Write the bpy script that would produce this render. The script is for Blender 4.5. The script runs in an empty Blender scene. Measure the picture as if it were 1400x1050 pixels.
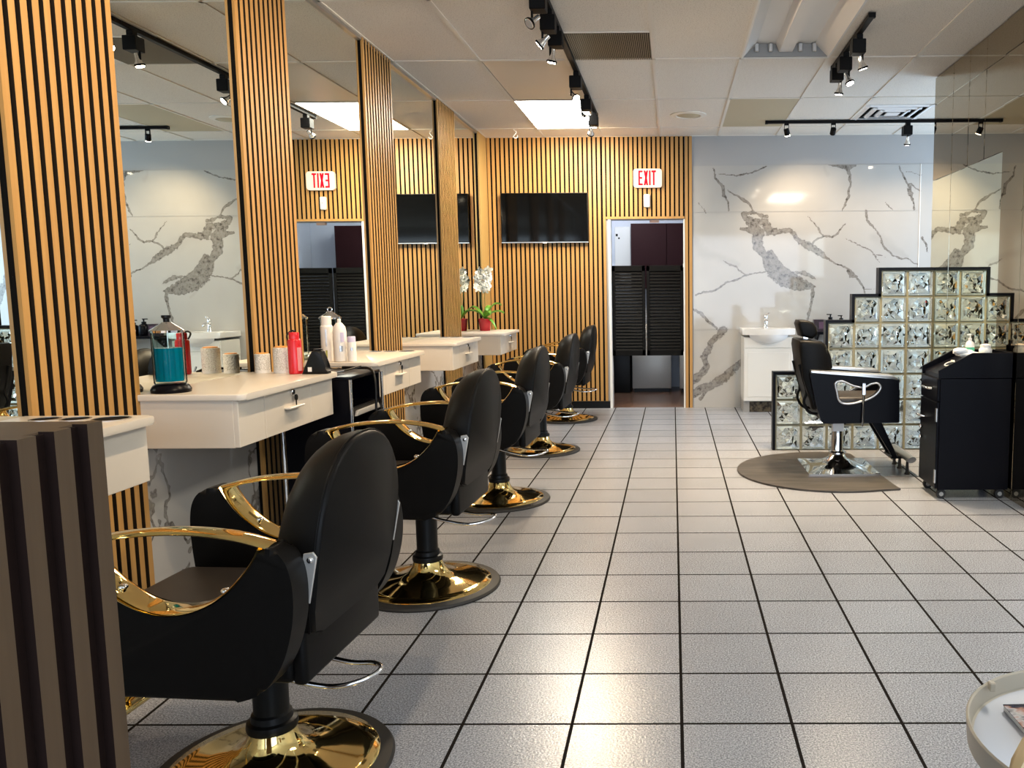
import bpy, bmesh, math, random
import numpy as np
from mathutils import Vector, Matrix

random.seed(7)
PI = math.pi
SC = bpy.context.scene
COL = SC.collection

# ------------------------------------------------------------------ camera, world, exposure
cam_d = bpy.data.cameras.new('camera')
cam = bpy.data.objects.new('camera', cam_d)
COL.objects.link(cam)
F_PX, CX_PX = 1138.2, 910.76
PITCH, YAW, ROLL, EYE = .1118, -.0086, .0069, 1.2547
fwd = Vector((math.sin(YAW) * math.cos(PITCH), math.cos(YAW) * math.cos(PITCH), -math.sin(PITCH)))
rgt = Vector((math.cos(YAW), -math.sin(YAW), 0))
dwn = fwd.cross(rgt)
r2 = math.cos(ROLL) * rgt + math.sin(ROLL) * dwn
d2 = -math.sin(ROLL) * rgt + math.cos(ROLL) * dwn
rot = Matrix((r2, -d2, -fwd)).transposed()
cam.matrix_world = Matrix.Translation((0, 0, EYE)) @ rot.to_4x4()
cam_d.sensor_width = 36
cam_d.lens = F_PX / 1400 * 36
cam_d.shift_x = -(CX_PX - 700) / 1400
cam_d.clip_start = .02
cam_d.clip_end = 60
SC.camera = cam

wd = bpy.data.worlds.new('world'); SC.world = wd; wd.use_nodes = True
wb = wd.node_tree.nodes['Background']
wb.inputs[0].default_value = (.75, .85, 1, 1); wb.inputs[1].default_value = .6
SC.view_settings.view_transform = 'Standard'
SC.view_settings.look = 'None'
SC.view_settings.gamma = 1
SC.view_settings.exposure = 0.95
SC.view_settings.use_curve_mapping = False
SC.cycles.max_bounces = 14
SC.cycles.transmission_bounces = 10
SC.cycles.glossy_bounces = 6
SC.cycles.diffuse_bounces = 5
SC.cycles.transparent_max_bounces = 12
SC.cycles.caustics_reflective = False
SC.cycles.caustics_refractive = False
SC.cycles.sample_clamp_indirect = 6

def area_light(name, loc, rx, rz, sx, sy, energy, col):
    l = bpy.data.lights.new(name, 'AREA'); l.shape = 'RECTANGLE'; l.size = sx; l.size_y = sy
    l.energy = energy; l.color = col
    o = bpy.data.objects.new(name, l); o.location = loc; o.rotation_euler = (rx, 0, rz); COL.objects.link(o)
    return o
# daylight coming through the shop front glass behind the camera, and through the side glass of the wash area
area_light('daylight_shopfront', (.9, -3.3, 1.45), math.radians(90), 0, 5.0, 2.3, 115, (.68, .82, 1))
area_light('daylight_side_window', (4.25, 7.7, 1.6), math.radians(90), math.radians(90), 1.7, 1.8, 48, (.50, .72, 1))

# ------------------------------------------------------------------ materials
def lin(c):
    return tuple(((v / 255) / 12.92 if v / 255 <= .04045 else ((v / 255 + .055) / 1.055) ** 2.4) for v in c)

class NT:
    def __init__(s, m):
        s.t = m.node_tree; s.n = s.t.nodes; s.b = s.n['Principled BSDF']
    def new(s, k, **kw):
        n = s.n.new(k)
        for a, v in kw.items(): setattr(n, a, v)
        return n
    def link(s, a, b): s.t.links.new(a, b)
    def val(s, x, sock):
        if isinstance(x, (int, float)): sock.default_value = x
        elif isinstance(x, tuple): sock.default_value = x
        else: s.link(x, sock)
    def math(s, op, a, b=0.0, c=0.0):
        n = s.new('ShaderNodeMath', operation=op)
        s.val(a, n.inputs[0]); s.val(b, n.inputs[1]); s.val(c, n.inputs[2]); return n.outputs[0]
    def mix(s, f, a, b):
        n = s.new('ShaderNodeMix', data_type='RGBA'); s.val(f, n.inputs[0]); s.val(a, n.inputs[6]); s.val(b, n.inputs[7]); return n.outputs[2]
    def coord(s, scale=(1, 1, 1), which='Object'):
        tc = s.new('ShaderNodeTexCoord'); mp = s.new('ShaderNodeMapping'); mp.inputs['Scale'].default_value = scale
        s.link(tc.outputs[which], mp.inputs[0]); return mp.outputs[0]
    def noise(s, vec, scale, detail=3, rough=.5):
        n = s.new('ShaderNodeTexNoise'); s.link(vec, n.inputs['Vector']); n.inputs['Scale'].default_value = scale
        n.inputs['Detail'].default_value = detail; n.inputs['Roughness'].default_value = rough; return n.outputs[0]
    def ramp(s, f, stops):
        n = s.new('ShaderNodeValToRGB'); s.link(f, n.inputs[0]); e = n.color_ramp.elements
        while len(e) < len(stops): e.new(.5)
        for q, (p, c) in zip(e, stops): q.position = p; q.color = c if len(c) == 4 else (*c, 1)
        return n.outputs[0]
    def bump(s, h, strength, dist=.01):
        n = s.new('ShaderNodeBump'); s.link(h, n.inputs['Height']); n.inputs['Strength'].default_value = strength
        n.inputs['Distance'].default_value = dist; s.link(n.outputs[0], s.b.inputs['Normal'])

MATS = {}
def mat(name, col=(.8, .8, .8), rough=.5, metal=0, spec=.5, trans=0, ior=1.45, emit=None, es=0, coat=0):
    m = bpy.data.materials.new(name); m.use_nodes = True
    b = m.node_tree.nodes['Principled BSDF']
    b.inputs['Base Color'].default_value = (*col, 1); b.inputs['Roughness'].default_value = rough
    b.inputs['Metallic'].default_value = metal; b.inputs['Specular IOR Level'].default_value = spec
    b.inputs['Transmission Weight'].default_value = trans; b.inputs['IOR'].default_value = ior
    b.inputs['Coat Weight'].default_value = coat
    if emit: b.inputs['Emission Color'].default_value = (*emit, 1); b.inputs['Emission Strength'].default_value = es
    MATS[name] = m
    return m
def C4(c): return (*c, 1)

def wood(name, c1, c2, rough=.42, zs=.6):
    m = mat(name, c1, rough); k = NT(m)
    v = k.coord((26, 26, zs)); n = k.noise(v, 3.2, 5, .6)
    v2 = k.coord((9, 9, .12)); n2 = k.noise(v2, 2.0, 2)
    f = k.math('ADD', k.math('MULTIPLY', n, .7), k.math('MULTIPLY', n2, .5))
    k.link(k.ramp(f, [(.35, C4(c2)), (.75, C4(c1))]), k.b.inputs['Base Color'])
    return m
M_SLAT = wood('slat_oak', (.51, .278, .080), (.40, .200, .050))
M_SLATDK = wood('slat_dark_brown', (.085, .050, .023), (.066, .037, .016), .5)  # darker brown wood tone for the slatted counter
M_SLATSIDE = mat('slat_edge_dark', (.022, .014, .008), .8, spec=.2)
M_PLANK = wood('plank_oak', (.50, .31, .10), (.42, .24, .07))
M_FELT = mat('black_felt', (.006, .0055, .005), .95, spec=.1)
M_FELTB = mat('dark_brown_backing', (.016, .008, .006), .9, spec=.15)
M_LAM = mat('white_laminate', (.72, .645, .54), .32)
M_WHITE = mat('white_paint', (.80, .79, .76), .5)
M_OFFW = mat('cream_plastic', (.80, .76, .66), .35)
M_CERAM = mat('white_ceramic', (.86, .85, .82), .08)
M_GLOSSW = mat('white_gloss_cabinet', (.83, .82, .77), .2)
M_BLACK = mat('black_plastic', (.003, .003, .003), .4, spec=.25)
M_LOUV = mat('black_stain', (.004, .0038, .0035), .6, spec=.12)
M_TRACK = mat('black_metal', (.0035, .003, .003), .5, spec=.15)
M_LACQ = mat('black_lacquer', (.0022, .0022, .0040), .3, spec=.12)
M_GOLD = mat('polished_gold', (.86, .64, .25), .07, 1)
M_CHROME = mat('chrome', (.82, .82, .83), .07, 1)
M_STEEL = mat('brushed_metal', (.55, .54, .53), .32, 1)
M_BRACK = mat('silver_bracket', (.60, .58, .55), .35, .6)
M_GREY = mat('grey_metal_paint', (.32, .31, .29), .5)
M_MIRROR = mat('mirror_glass', (.84, .87, .80), .0, 1)
M_BRONZE = mat('bronze_mirror_glass', (.40, .33, .225), .0, 1)
M_SILVER = mat('greenish_mirror_glass', (.86, .87, .72), .0, 1)
M_SCREEN = mat('screen_glass', (.002, .002, .002), .06, spec=.22)
M_RED = mat('red_gloss', (.62, .012, .016), .25)
M_REDPOT = mat('red_ceramic', (.50, .018, .028), .15)
M_ORANGE = mat('orange_plastic', (.85, .36, .08), .4)
M_WHITEPL = mat('white_plastic', (.83, .79, .72), .3)
M_LILAC = mat('lilac_print', (.62, .55, .70), .4)
M_GREEN = mat('green_print', (.10, .48, .30), .4)
M_OLIVE = mat('olive_print', (.45, .42, .10), .4)
M_TAN = mat('tan_panel', (.50, .43, .29), .7)
M_UNLIT = mat('unlit_diffuser', (.68, .63, .53), .35)
M_MAROON = mat('maroon_laminate', (.022, .006, .007), .5, spec=.12)
M_FRIDGE = mat('grey_steel', (.42, .41, .38), .35, .3)
M_RUBBER = mat('black_rubber', (.015, .014, .013), .6)
M_TABLE = mat('cream_lacquer', (.50, .45, .36), .4)
M_TRAY = mat('white_tray', (.47, .485, .53), .35)
M_SHELL = mat('tan_shell', (.47, .34, .17), .45)
M_PETAL = mat('orchid_petal', (.88, .86, .74), .5)
M_LEAF = mat('orchid_leaf', (.13, .34, .03), .35)
M_STEM = mat('orchid_stem', (.05, .10, .02), .5)
M_LIQ = mat('blue_liquid', (.0, .27, .43), .05, trans=.45, ior=1.15)
M_GLASS = mat('clear_glass', (.95, .97, .95), .02, trans=1, ior=1.45)
def thin_glass():
    m = mat('thin_glass', (.9, .95, .93), .02); k = NT(m)
    tr = k.new('ShaderNodeBsdfTransparent'); tr.inputs[0].default_value = (.90, .94, .92, 1)
    gl = k.new('ShaderNodeBsdfGlossy'); gl.inputs['Roughness'].default_value = .03
    lw = k.new('ShaderNodeLayerWeight'); lw.inputs[0].default_value = .08
    mx = k.new('ShaderNodeMixShader'); k.link(lw.outputs['Fresnel'], mx.inputs[0]); k.link(tr.outputs[0], mx.inputs[1]); k.link(gl.outputs[0], mx.inputs[2])
    k.link(mx.outputs[0], k.n['Material Output'].inputs[0]); return m
M_THIN = thin_glass()
M_LED = mat('led_diffuser', (.9, .9, .9), .5, emit=(1, .96, .86), es=16.0)
M_BULB = mat('bulb_face', (1, 1, 1), .3, emit=(1, .86, .66), es=28)
M_BULBC = mat('bulb_reflector', (.80, .76, .70), .2, .8)
M_BULBOFF = mat('bulb_face_off', (.5, .46, .40), .2)
M_EXITRED = mat('exit_red', (.55, .003, .012), .5, spec=.1, emit=(1, .004, .03), es=.45)
M_EXITBOX = mat('exit_housing', (.80, .72, .60), .4, emit=(1, .55, .42), es=.12)
M_PAPER = mat('paper_white', (.75, .74, .72), .5)
M_CAULK = mat('block_mortar', (.25, .235, .15), .5)

def vinyl():
    m = mat('black_vinyl', (.0036, .0031, .0028), .45, spec=.16); k = NT(m)
    v = k.coord(); k.bump(k.noise(v, 420, 2), .12, .002)
    return m
M_VINYL = vinyl()
def seatv():
    m = mat('brown_black_vinyl', (.030, .024, .020), .45); k = NT(m)
    k.bump(k.noise(k.coord(), 420, 2), .1, .002); return m
M_SEAT = seatv()

def blockglass():
    m = mat('block_glass', (.83, .88, .80), .02, trans=1, ior=1.5)
    return m
M_BLOCK = blockglass()

TILE, TX0, TY0 = .3202, .0192, 2.3006
def floor_mat():
    m = mat('floor_tile', (.5, .5, .5), .3); k = NT(m)
    tc = k.new('ShaderNodeTexCoord'); sp = k.new('ShaderNodeSeparateXYZ'); k.link(tc.outputs['Object'], sp.inputs[0])
    ax = k.math('DIVIDE', k.math('SUBTRACT', sp.outputs[0], TX0 - 20 * TILE), TILE)
    ay = k.math('DIVIDE', k.math('SUBTRACT', sp.outputs[1], TY0 - 40 * TILE), TILE)
    dx = k.math('ABSOLUTE', k.math('SUBTRACT', k.math('FRACT', k.math('ADD', ax, .5)), .5))
    dy = k.math('ABSOLUTE', k.math('SUBTRACT', k.math('FRACT', k.math('ADD', ay, .5)), .5))
    d = k.math('MINIMUM', dx, dy)
    g = k.math('LESS_THAN', d, .0155)
    cb = k.new('ShaderNodeCombineXYZ'); k.link(k.math('FLOOR', ax), cb.inputs[0]); k.link(k.math('FLOOR', ay), cb.inputs[1])
    wn = k.new('ShaderNodeTexWhiteNoise', noise_dimensions='2D'); k.link(cb.outputs[0], wn.inputs['Vector'])
    n1 = k.noise(tc.outputs['Object'], 190, 2, .8); n2 = k.noise(tc.outputs['Object'], 6, 3)
    c = k.ramp(n1, [(.36, (.145, .152, .168, 1)), (.5, (.30, .31, .338, 1)), (.66, (.51, .525, .56, 1))])
    br = k.math('ADD', k.math('MULTIPLY', wn.outputs[0], .10), k.math('ADD', k.math('MULTIPLY', n2, .14), .88))
    vm = k.new('ShaderNodeVectorMath', operation='SCALE'); k.link(c, vm.inputs[0]); k.link(br, vm.inputs['Scale'])
    k.link(k.mix(g, vm.outputs[0], (.018, .015, .013, 1)), k.b.inputs['Base Color'])
    k.link(k.math('ADD', .27, k.math('MULTIPLY', g, .5)), k.b.inputs['Roughness'])
    k.link(k.math('MULTIPLY', k.math('SUBTRACT', 1.0, g), .5), k.b.inputs['Specular IOR Level'])
    h = k.math('SUBTRACT', k.math('MULTIPLY', k.noise(tc.outputs['Object'], 130, 2), .22), g)
    k.bump(h, .75, .004)
    return m
M_FLOOR = floor_mat()

def ceil_mat():
    m = mat('ceiling_tile', (.75, .68, .58), .85, spec=.2); k = NT(m); v = k.coord()
    n = k.noise(v, 150, 3, .75)
    k.link(k.ramp(n, [(.34, (.42, .36, .28, 1)), (.44, (.80, .745, .65, 1)), (.8, (.86, .81, .72, 1))]), k.b.inputs['Base Color'])
    k.bump(n, .6, .004); return m
M_CEIL = ceil_mat()
M_TBAR = mat('ceiling_grid_paint', (.76, .71, .62), .5)
M_WALLGREY = mat('painted_upper_wall', (.39, .38, .365), .5)

def marble(name, attr):
    m = mat(name, (.8, .8, .78), .06); k = NT(m); v = k.coord()
    nf = k.noise(v, 38, 6, .72); ng = k.noise(v, 11, 4, .6); nl = k.noise(v, 1.6, 3)
    base = k.ramp(nl, [(.3, (.435, .415, .38, 1)), (.7, (.485, .465, .43, 1))])
    if attr:
        a = k.new('ShaderNodeAttribute', attribute_name='vein'); s = k.new('ShaderNodeAttribute', attribute_name='haze')
        va, sa = a.outputs['Fac'], s.outputs['Fac']
    else:
        # veins along the zero crossings of a slow noise
        w = k.noise(v, 1.1, 5, .55); w2 = k.noise(v, 2.3, 4, .6)
        va = k.math('SUBTRACT', 1.0, k.math('MULTIPLY', k.math('ABSOLUTE', k.math('SUBTRACT', w, .5)), 75))
        va = k.math('MULTIPLY', k.math('MAXIMUM', va, 0), k.math('MULTIPLY', w2, 1.5))
        sa = k.math('MULTIPLY', k.math('MAXIMUM', k.math('SUBTRACT', w2, .60), 0), .8)
    f = k.math('ADD', va, k.math('MULTIPLY', k.math('SUBTRACT', nf, .5), .9))
    f = k.math('MULTIPLY', k.math('GREATER_THAN', va, .015), f)
    dark = k.ramp(k.noise(v, 26, 6, .72), [(.38, (.085, .074, .062, 1)), (.46, (.215, .195, .17, 1)), (.62, (.29, .27, .24, 1))])
    vf = k.new('ShaderNodeMapRange', interpolation_type='SMOOTHSTEP'); k.link(f, vf.inputs[0])
    vf.inputs[1].default_value = .26; vf.inputs[2].default_value = .52
    c1 = k.mix(k.math('MULTIPLY', sa, .55), base, (.35, .33, .30, 1))
    # darker rim where the vein value is about to fade
    rim = k.math('MULTIPLY', k.math('SUBTRACT', 1.0, k.math('MULTIPLY', k.math('ABSOLUTE', k.math('SUBTRACT', f, .42)), 7)), .7)
    rim = k.math('MAXIMUM', rim, 0)
    c2 = k.mix(vf.outputs[0], c1, dark)
    c3 = k.mix(k.math('MULTIPLY', rim, vf.outputs[0]), c2, (.10, .085, .072, 1))
    k.link(c3, k.b.inputs['Base Color'])
    return m
M_MARBLE = marble('marble_slab', True)
M_MARBLEL = marble('marble_tile_left', False)
def darkfloor():
    m = mat('brown_floor', (.12, .06, .035), .25); k = NT(m)
    k.link(k.ramp(k.noise(k.coord((1, 6, 1)), 4, 4), [(.3, (.09, .045, .025, 1)), (.7, (.19, .10, .06, 1))]), k.b.inputs['Base Color']); return m
M_BROWNFLOOR = darkfloor()
def darkmarble():
    m = mat('dark_marble', (.05, .04, .03), .15); k = NT(m)
    k.link(k.ramp(k.noise(k.coord(), 22, 5, .7), [(.4, (.015, .012, .010, 1)), (.6, (.12, .095, .06, 1)), (.7, (.02, .015, .012, 1))]), k.b.inputs['Base Color']); return m
M_DKMARB = darkmarble()
def matmat():
    m = mat('anti_fatigue_mat', (.05, .043, .036), .55); k = NT(m)
    k.link(k.ramp(k.noise(k.coord((1, 7, 1)), 3, 3), [(.3, (.032, .028, .024, 1)), (.7, (.075, .065, .055, 1))]), k.b.inputs['Base Color']); return m
M_MAT = matmat()
def magmat():
    m = mat('magazine_cover', (.1, .1, .1), .2); k = NT(m)
    n = k.noise(k.coord((1, 2.2, 1)), 14, 3, .6)
    k.link(k.ramp(n, [(.36, (.02, .02, .035, 1)), (.47, (.04, .04, .06, 1)), (.52, (.42, .22, .16, 1)), (.58, (.55, .53, .52, 1)), (.7, (.03, .03, .04, 1))]), k.b.inputs['Base Color']); return m
M_MAG = magmat()
def rollmat():
    m = mat('velcro_sleeve', (.80, .76, .68), .8); k = NT(m)
    vo = k.new('ShaderNodeTexVoronoi'); k.link(k.coord(), vo.inputs['Vector']); vo.inputs['Scale'].default_value = 210
    k.link(k.ramp(vo.outputs['Distance'], [(.3, (.92, .88, .80, 1)), (.8, (.66, .61, .52, 1))]), k.b.inputs['Base Color'])
    k.bump(vo.outputs['Distance'], .8, .004); return m
M_ROLL = rollmat()
def grille_mat():
    m = mat('grille_dark', (.10, .085, .06), .6); return m
M_GRILLE = grille_mat()

# ------------------------------------------------------------------ mesh helpers
class MB:
    def __init__(s): s.bm = bmesh.new(); s.mi = 0
    def _tag(s, faces):
        for f in faces: f.material_index = s.mi
    def box(s, x0, x1, y0, y1, z0, z1, bev=0, seg=2, sides=None):
        vs = [s.bm.verts.new((x, y, z)) for x in (x0, x1) for y in (y0, y1) for z in (z0, z1)]
        ix = [(0, 1, 3, 2), (4, 6, 7, 5), (0, 4, 5, 1), (2, 3, 7, 6), (0, 2, 6, 4), (1, 5, 7, 3)]
        fs = [s.bm.faces.new([vs[i] for i in q]) for q in ix]
        s._tag(fs)
        for k, mi in (sides or {}).items(): fs[k].material_index = mi
        if bev:
            es = list({e for f in fs for e in f.edges})
            r = bmesh.ops.bevel(s.bm, geom=es, offset=bev, segments=seg, affect='EDGES', profile=.5)
            s._tag(r['faces'])
        return s
    def prism(s, pts, ax, a0, a1, bev=0, seg=3):
        """outline pts (p,q) extruded along axis ax from a0 to a1; x:(y,z)  y:(x,z)  z:(x,y)"""
        def P(p, q, a): return {'x': (a, p, q), 'y': (p, a, q), 'z': (p, q, a)}[ax]
        A = [s.bm.verts.new(P(p, q, a0)) for p, q in pts]; B = [s.bm.verts.new(P(p, q, a1)) for p, q in pts]
        n = len(pts); fs = [s.bm.faces.new(A), s.bm.faces.new(B[::-1])]
        for i in range(n): fs.append(s.bm.faces.new((A[i], B[i], B[(i + 1) % n], A[(i + 1) % n])))
        s._tag(fs)
        if bev:
            es = [e for f in fs[:2] for e in f.edges]
            r = bmesh.ops.bevel(s.bm, geom=list(set(es)), offset=bev, segments=seg, affect='EDGES', profile=.5)
            s._tag(r['faces'])
        return s
    def lathe(s, prof, seg=32, c=(0, 0, 0), rot=None, caps=True):
        rings = []; fs = []
        for r, z in prof:
            ring = []
            for i in range(seg):
                a = 2 * PI * i / seg
                p = Vector((r * math.cos(a), r * math.sin(a), z))
                if rot is not None: p = rot @ p
                ring.append(s.bm.verts.new((p.x + c[0], p.y + c[1], p.z + c[2])))
            rings.append(ring)
        for a, b in zip(rings, rings[1:]):
            for i in range(seg): fs.append(s.bm.faces.new((a[i], a[(i + 1) % seg], b[(i + 1) % seg], b[i])))
        if caps:
            fs.append(s.bm.faces.new(rings[0][::-1])); fs.append(s.bm.faces.new(rings[-1]))
        s._tag(fs); return s
    def cyl(s, c, r, z0, z1, seg=24): return s.lathe([(r, z0), (r, z1)], seg, c)
    def rod(s, a, b, r, seg=10):
        a, b = Vector(a), Vector(b); d = b - a
        q = Vector((0, 0, 1)).rotation_difference(d.normalized()).to_matrix()
        return s.lathe([(r, 0), (r, d.length)], seg, a, q)
    def tube(s, pts, r, seg=8, closed=False, flat=None):
        pts = [Vector(p) for p in pts]; n = len(pts); rings = []; fs = []
        prev = None
        for i, p in enumerate(pts):
            if closed: t = pts[(i + 1) % n] - pts[i - 1]
            else: t = pts[min(i + 1, n - 1)] - pts[max(i - 1, 0)]
            t.normalize()
            if flat is not None:
                u = Vector(flat).normalized(); w = t.cross(u).normalized()
            else:
                if prev is None:
                    u = t.orthogonal().normalized()
                else:
                    u = (prev - t * prev.dot(t)).normalized()
                w = t.cross(u); prev = u
            rr = r if isinstance(r, tuple) else (r, r)
            ring = []
            for k in range(seg):
                a = 2 * PI * k / seg + (PI / 4 if seg == 4 else 0)
                q = p + u * (math.cos(a) * rr[0]) + w * (math.sin(a) * rr[1])
                ring.append(s.bm.verts.new(q))
            rings.append(ring)
        m = n if closed else n - 1
        for i in range(m):
            a, b = rings[i], rings[(i + 1) % n]
            for k in range(seg): fs.append(s.bm.faces.new((a[k], a[(k + 1) % seg], b[(k + 1) % seg], b[k])))
        if not closed: fs += [s.bm.faces.new(rings[0][::-1]), s.bm.faces.new(rings[-1])]
        s._tag(fs); return s
    def ball(s, c, r, sc=(1, 1, 1), seg=16):
        ret = bmesh.ops.create_uvsphere(s.bm, u_segments=seg, v_segments=seg // 2, radius=r)
        for v in ret['verts']: v.co = Vector((v.co.x * sc[0] + c[0], v.co.y * sc[1] + c[1], v.co.z * sc[2] + c[2]))
        s._tag({f for v in ret['verts'] for f in v.link_faces}); return s
    def quad(s, pts):
        s._tag([s.bm.faces.new([s.bm.verts.new(p) for p in pts])]); return s
    def move(s, m):
        bmesh.ops.transform(s.bm, matrix=m, verts=s.bm.verts); return s
    def build(s, name, mats, parent=None, smooth=35, recalc=True):
        if recalc: bmesh.ops.recalc_face_normals(s.bm, faces=s.bm.faces)
        me = bpy.data.meshes.new(name); s.bm.to_mesh(me); s.bm.free()
        for m in (mats if isinstance(mats, (list, tuple)) else [mats]): me.materials.append(m)
        if smooth:
            me.polygons.foreach_set('use_smooth', [True] * len(me.polygons))
            me.set_sharp_from_angle(angle=math.radians(smooth))
        o = bpy.data.objects.new(name, me); COL.objects.link(o)
        if parent is not None: o.parent = parent
        return o

def thing(name, label, cat, loc=(0, 0, 0), rz=0, group=None):
    o = bpy.data.objects.new(name, None); COL.objects.link(o)
    o.empty_display_size = .05
    o.location = loc; o.rotation_euler = (0, 0, rz); o['label'] = label; o['category'] = cat
    if group: o['group'] = group
    return o
def tag(o, label, cat, group=None):
    o['label'] = label; o['category'] = cat
    if group: o['group'] = group
    return o
def struct(o): o['kind'] = 'structure'; return o
def sink(root, dz):
    for ch in root.children:
        if ch.name.split('.')[0] not in ('base', 'base_rim', 'pole'): ch.location.z += dz
def dup(root, loc, label, rz=0):
    r = root.copy(); COL.objects.link(r); r.location = loc; r.rotation_euler = (0, 0, rz); r['label'] = label
    for ch in list(root.children):
        c = ch.copy(); COL.objects.link(c); c.parent = r
        for g in list(ch.children):
            d = g.copy(); COL.objects.link(d); d.parent = c
    return r
def rrect(x0, x1, y0, y1, r, n=6, corners=(1, 1, 1, 1)):
    pts = []
    for (cx, cy, a0, on, qx, qy) in ((x1 - r, y0 + r, -PI / 2, corners[0], x1, y0), (x1 - r, y1 - r, 0, corners[1], x1, y1),
                                     (x0 + r, y1 - r, PI / 2, corners[2], x0, y1), (x0 + r, y0 + r, PI, corners[3], x0, y0)):
        if on:
            for i in range(n + 1): a = a0 + PI / 2 * i / n; pts.append((cx + r * math.cos(a), cy + r * math.sin(a)))
        else: pts.append((qx, qy))
    return pts
def smooth_path(pts, n=6):
    """Catmull-Rom through the points"""
    P = [Vector(p) for p in pts]; out = []
    for i in range(len(P) - 1):
        a, b, c, d = P[max(i - 1, 0)], P[i], P[i + 1], P[min(i + 2, len(P) - 1)]
        for k in range(n):
            t = k / n
            out.append(.5 * ((2 * b) + (c - a) * t + (2 * a - 5 * b + 4 * c - d) * t * t + (3 * b - a - 3 * c + d) * t ** 3))
    out.append(P[-1]); return out

# ------------------------------------------------------------------ room shell
XM, YB, ZC = -1.96, 8.90, 2.85
XR, XEND, YF = 2.01, 4.4, -3.5
struct(MB().box(-2.2, XEND + .2, YF - .2, YB + .02, -.12, 0).build('floor', M_FLOOR, smooth=0))
struct(MB().box(-2.16, XM - .006, YF, YB + .2, 0, 3.1).build('wall_left', M_MARBLEL, smooth=0))
struct(MB().box(XEND, XEND + .2, YF, 6.7, 0, 3.1).box(XEND, XEND + .2, 6.7, YB + .2, 2.6, 3.1).box(XEND, XEND + .2, 6.7, YB + .2, 0, .6)
       .box(XEND, XEND + .2, 8.7, YB + .2, .6, 2.6).build('wall_right', M_WHITE, smooth=0))
fw = MB(); fw.box(-2.2, -1.7, YF - .2, YF, 0, 3.1); fw.box(3.5, XEND + .2, YF - .2, YF, 0, 3.1); fw.box(-1.7, 3.5, YF - .2, YF, 2.65, 3.1); fw.box(-1.7, 3.5, YF - .2, YF, 0, .25)
struct(fw.build('wall_front', M_WHITE, smooth=0))
wf = MB()
for x in (-1.7, 0, 1.75, 3.44): wf.box(x, x + .06, YF - .12, YF - .06, .25, 2.65)
wf.box(-1.7, 3.5, YF - .12, YF - .06, .25, .31); wf.box(-1.7, 3.5, YF - .12, YF - .06, 2.59, 2.65)
struct(wf.build('window_1', M_TRACK, smooth=0))
# back wall with the opening to the back room
DX0, DX1, DZ = -.672, .128, 2.0
wbk = MB()
wbk.box(-2.16, DX0, YB, YB + .14, 0, 3.1); wbk.box(DX0, DX1, YB, YB + .14, DZ, 3.1); wbk.box(DX1, XEND + .2, YB, YB + .14, 0, 3.1)
struct(wbk.build('wall_back', M_WALLGREY, smooth=0))
struct(MB().box(2.03, 2.2, 4.45, 6.56, 0, ZC).build('wall_wing', M_WHITE, smooth=0))

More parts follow.
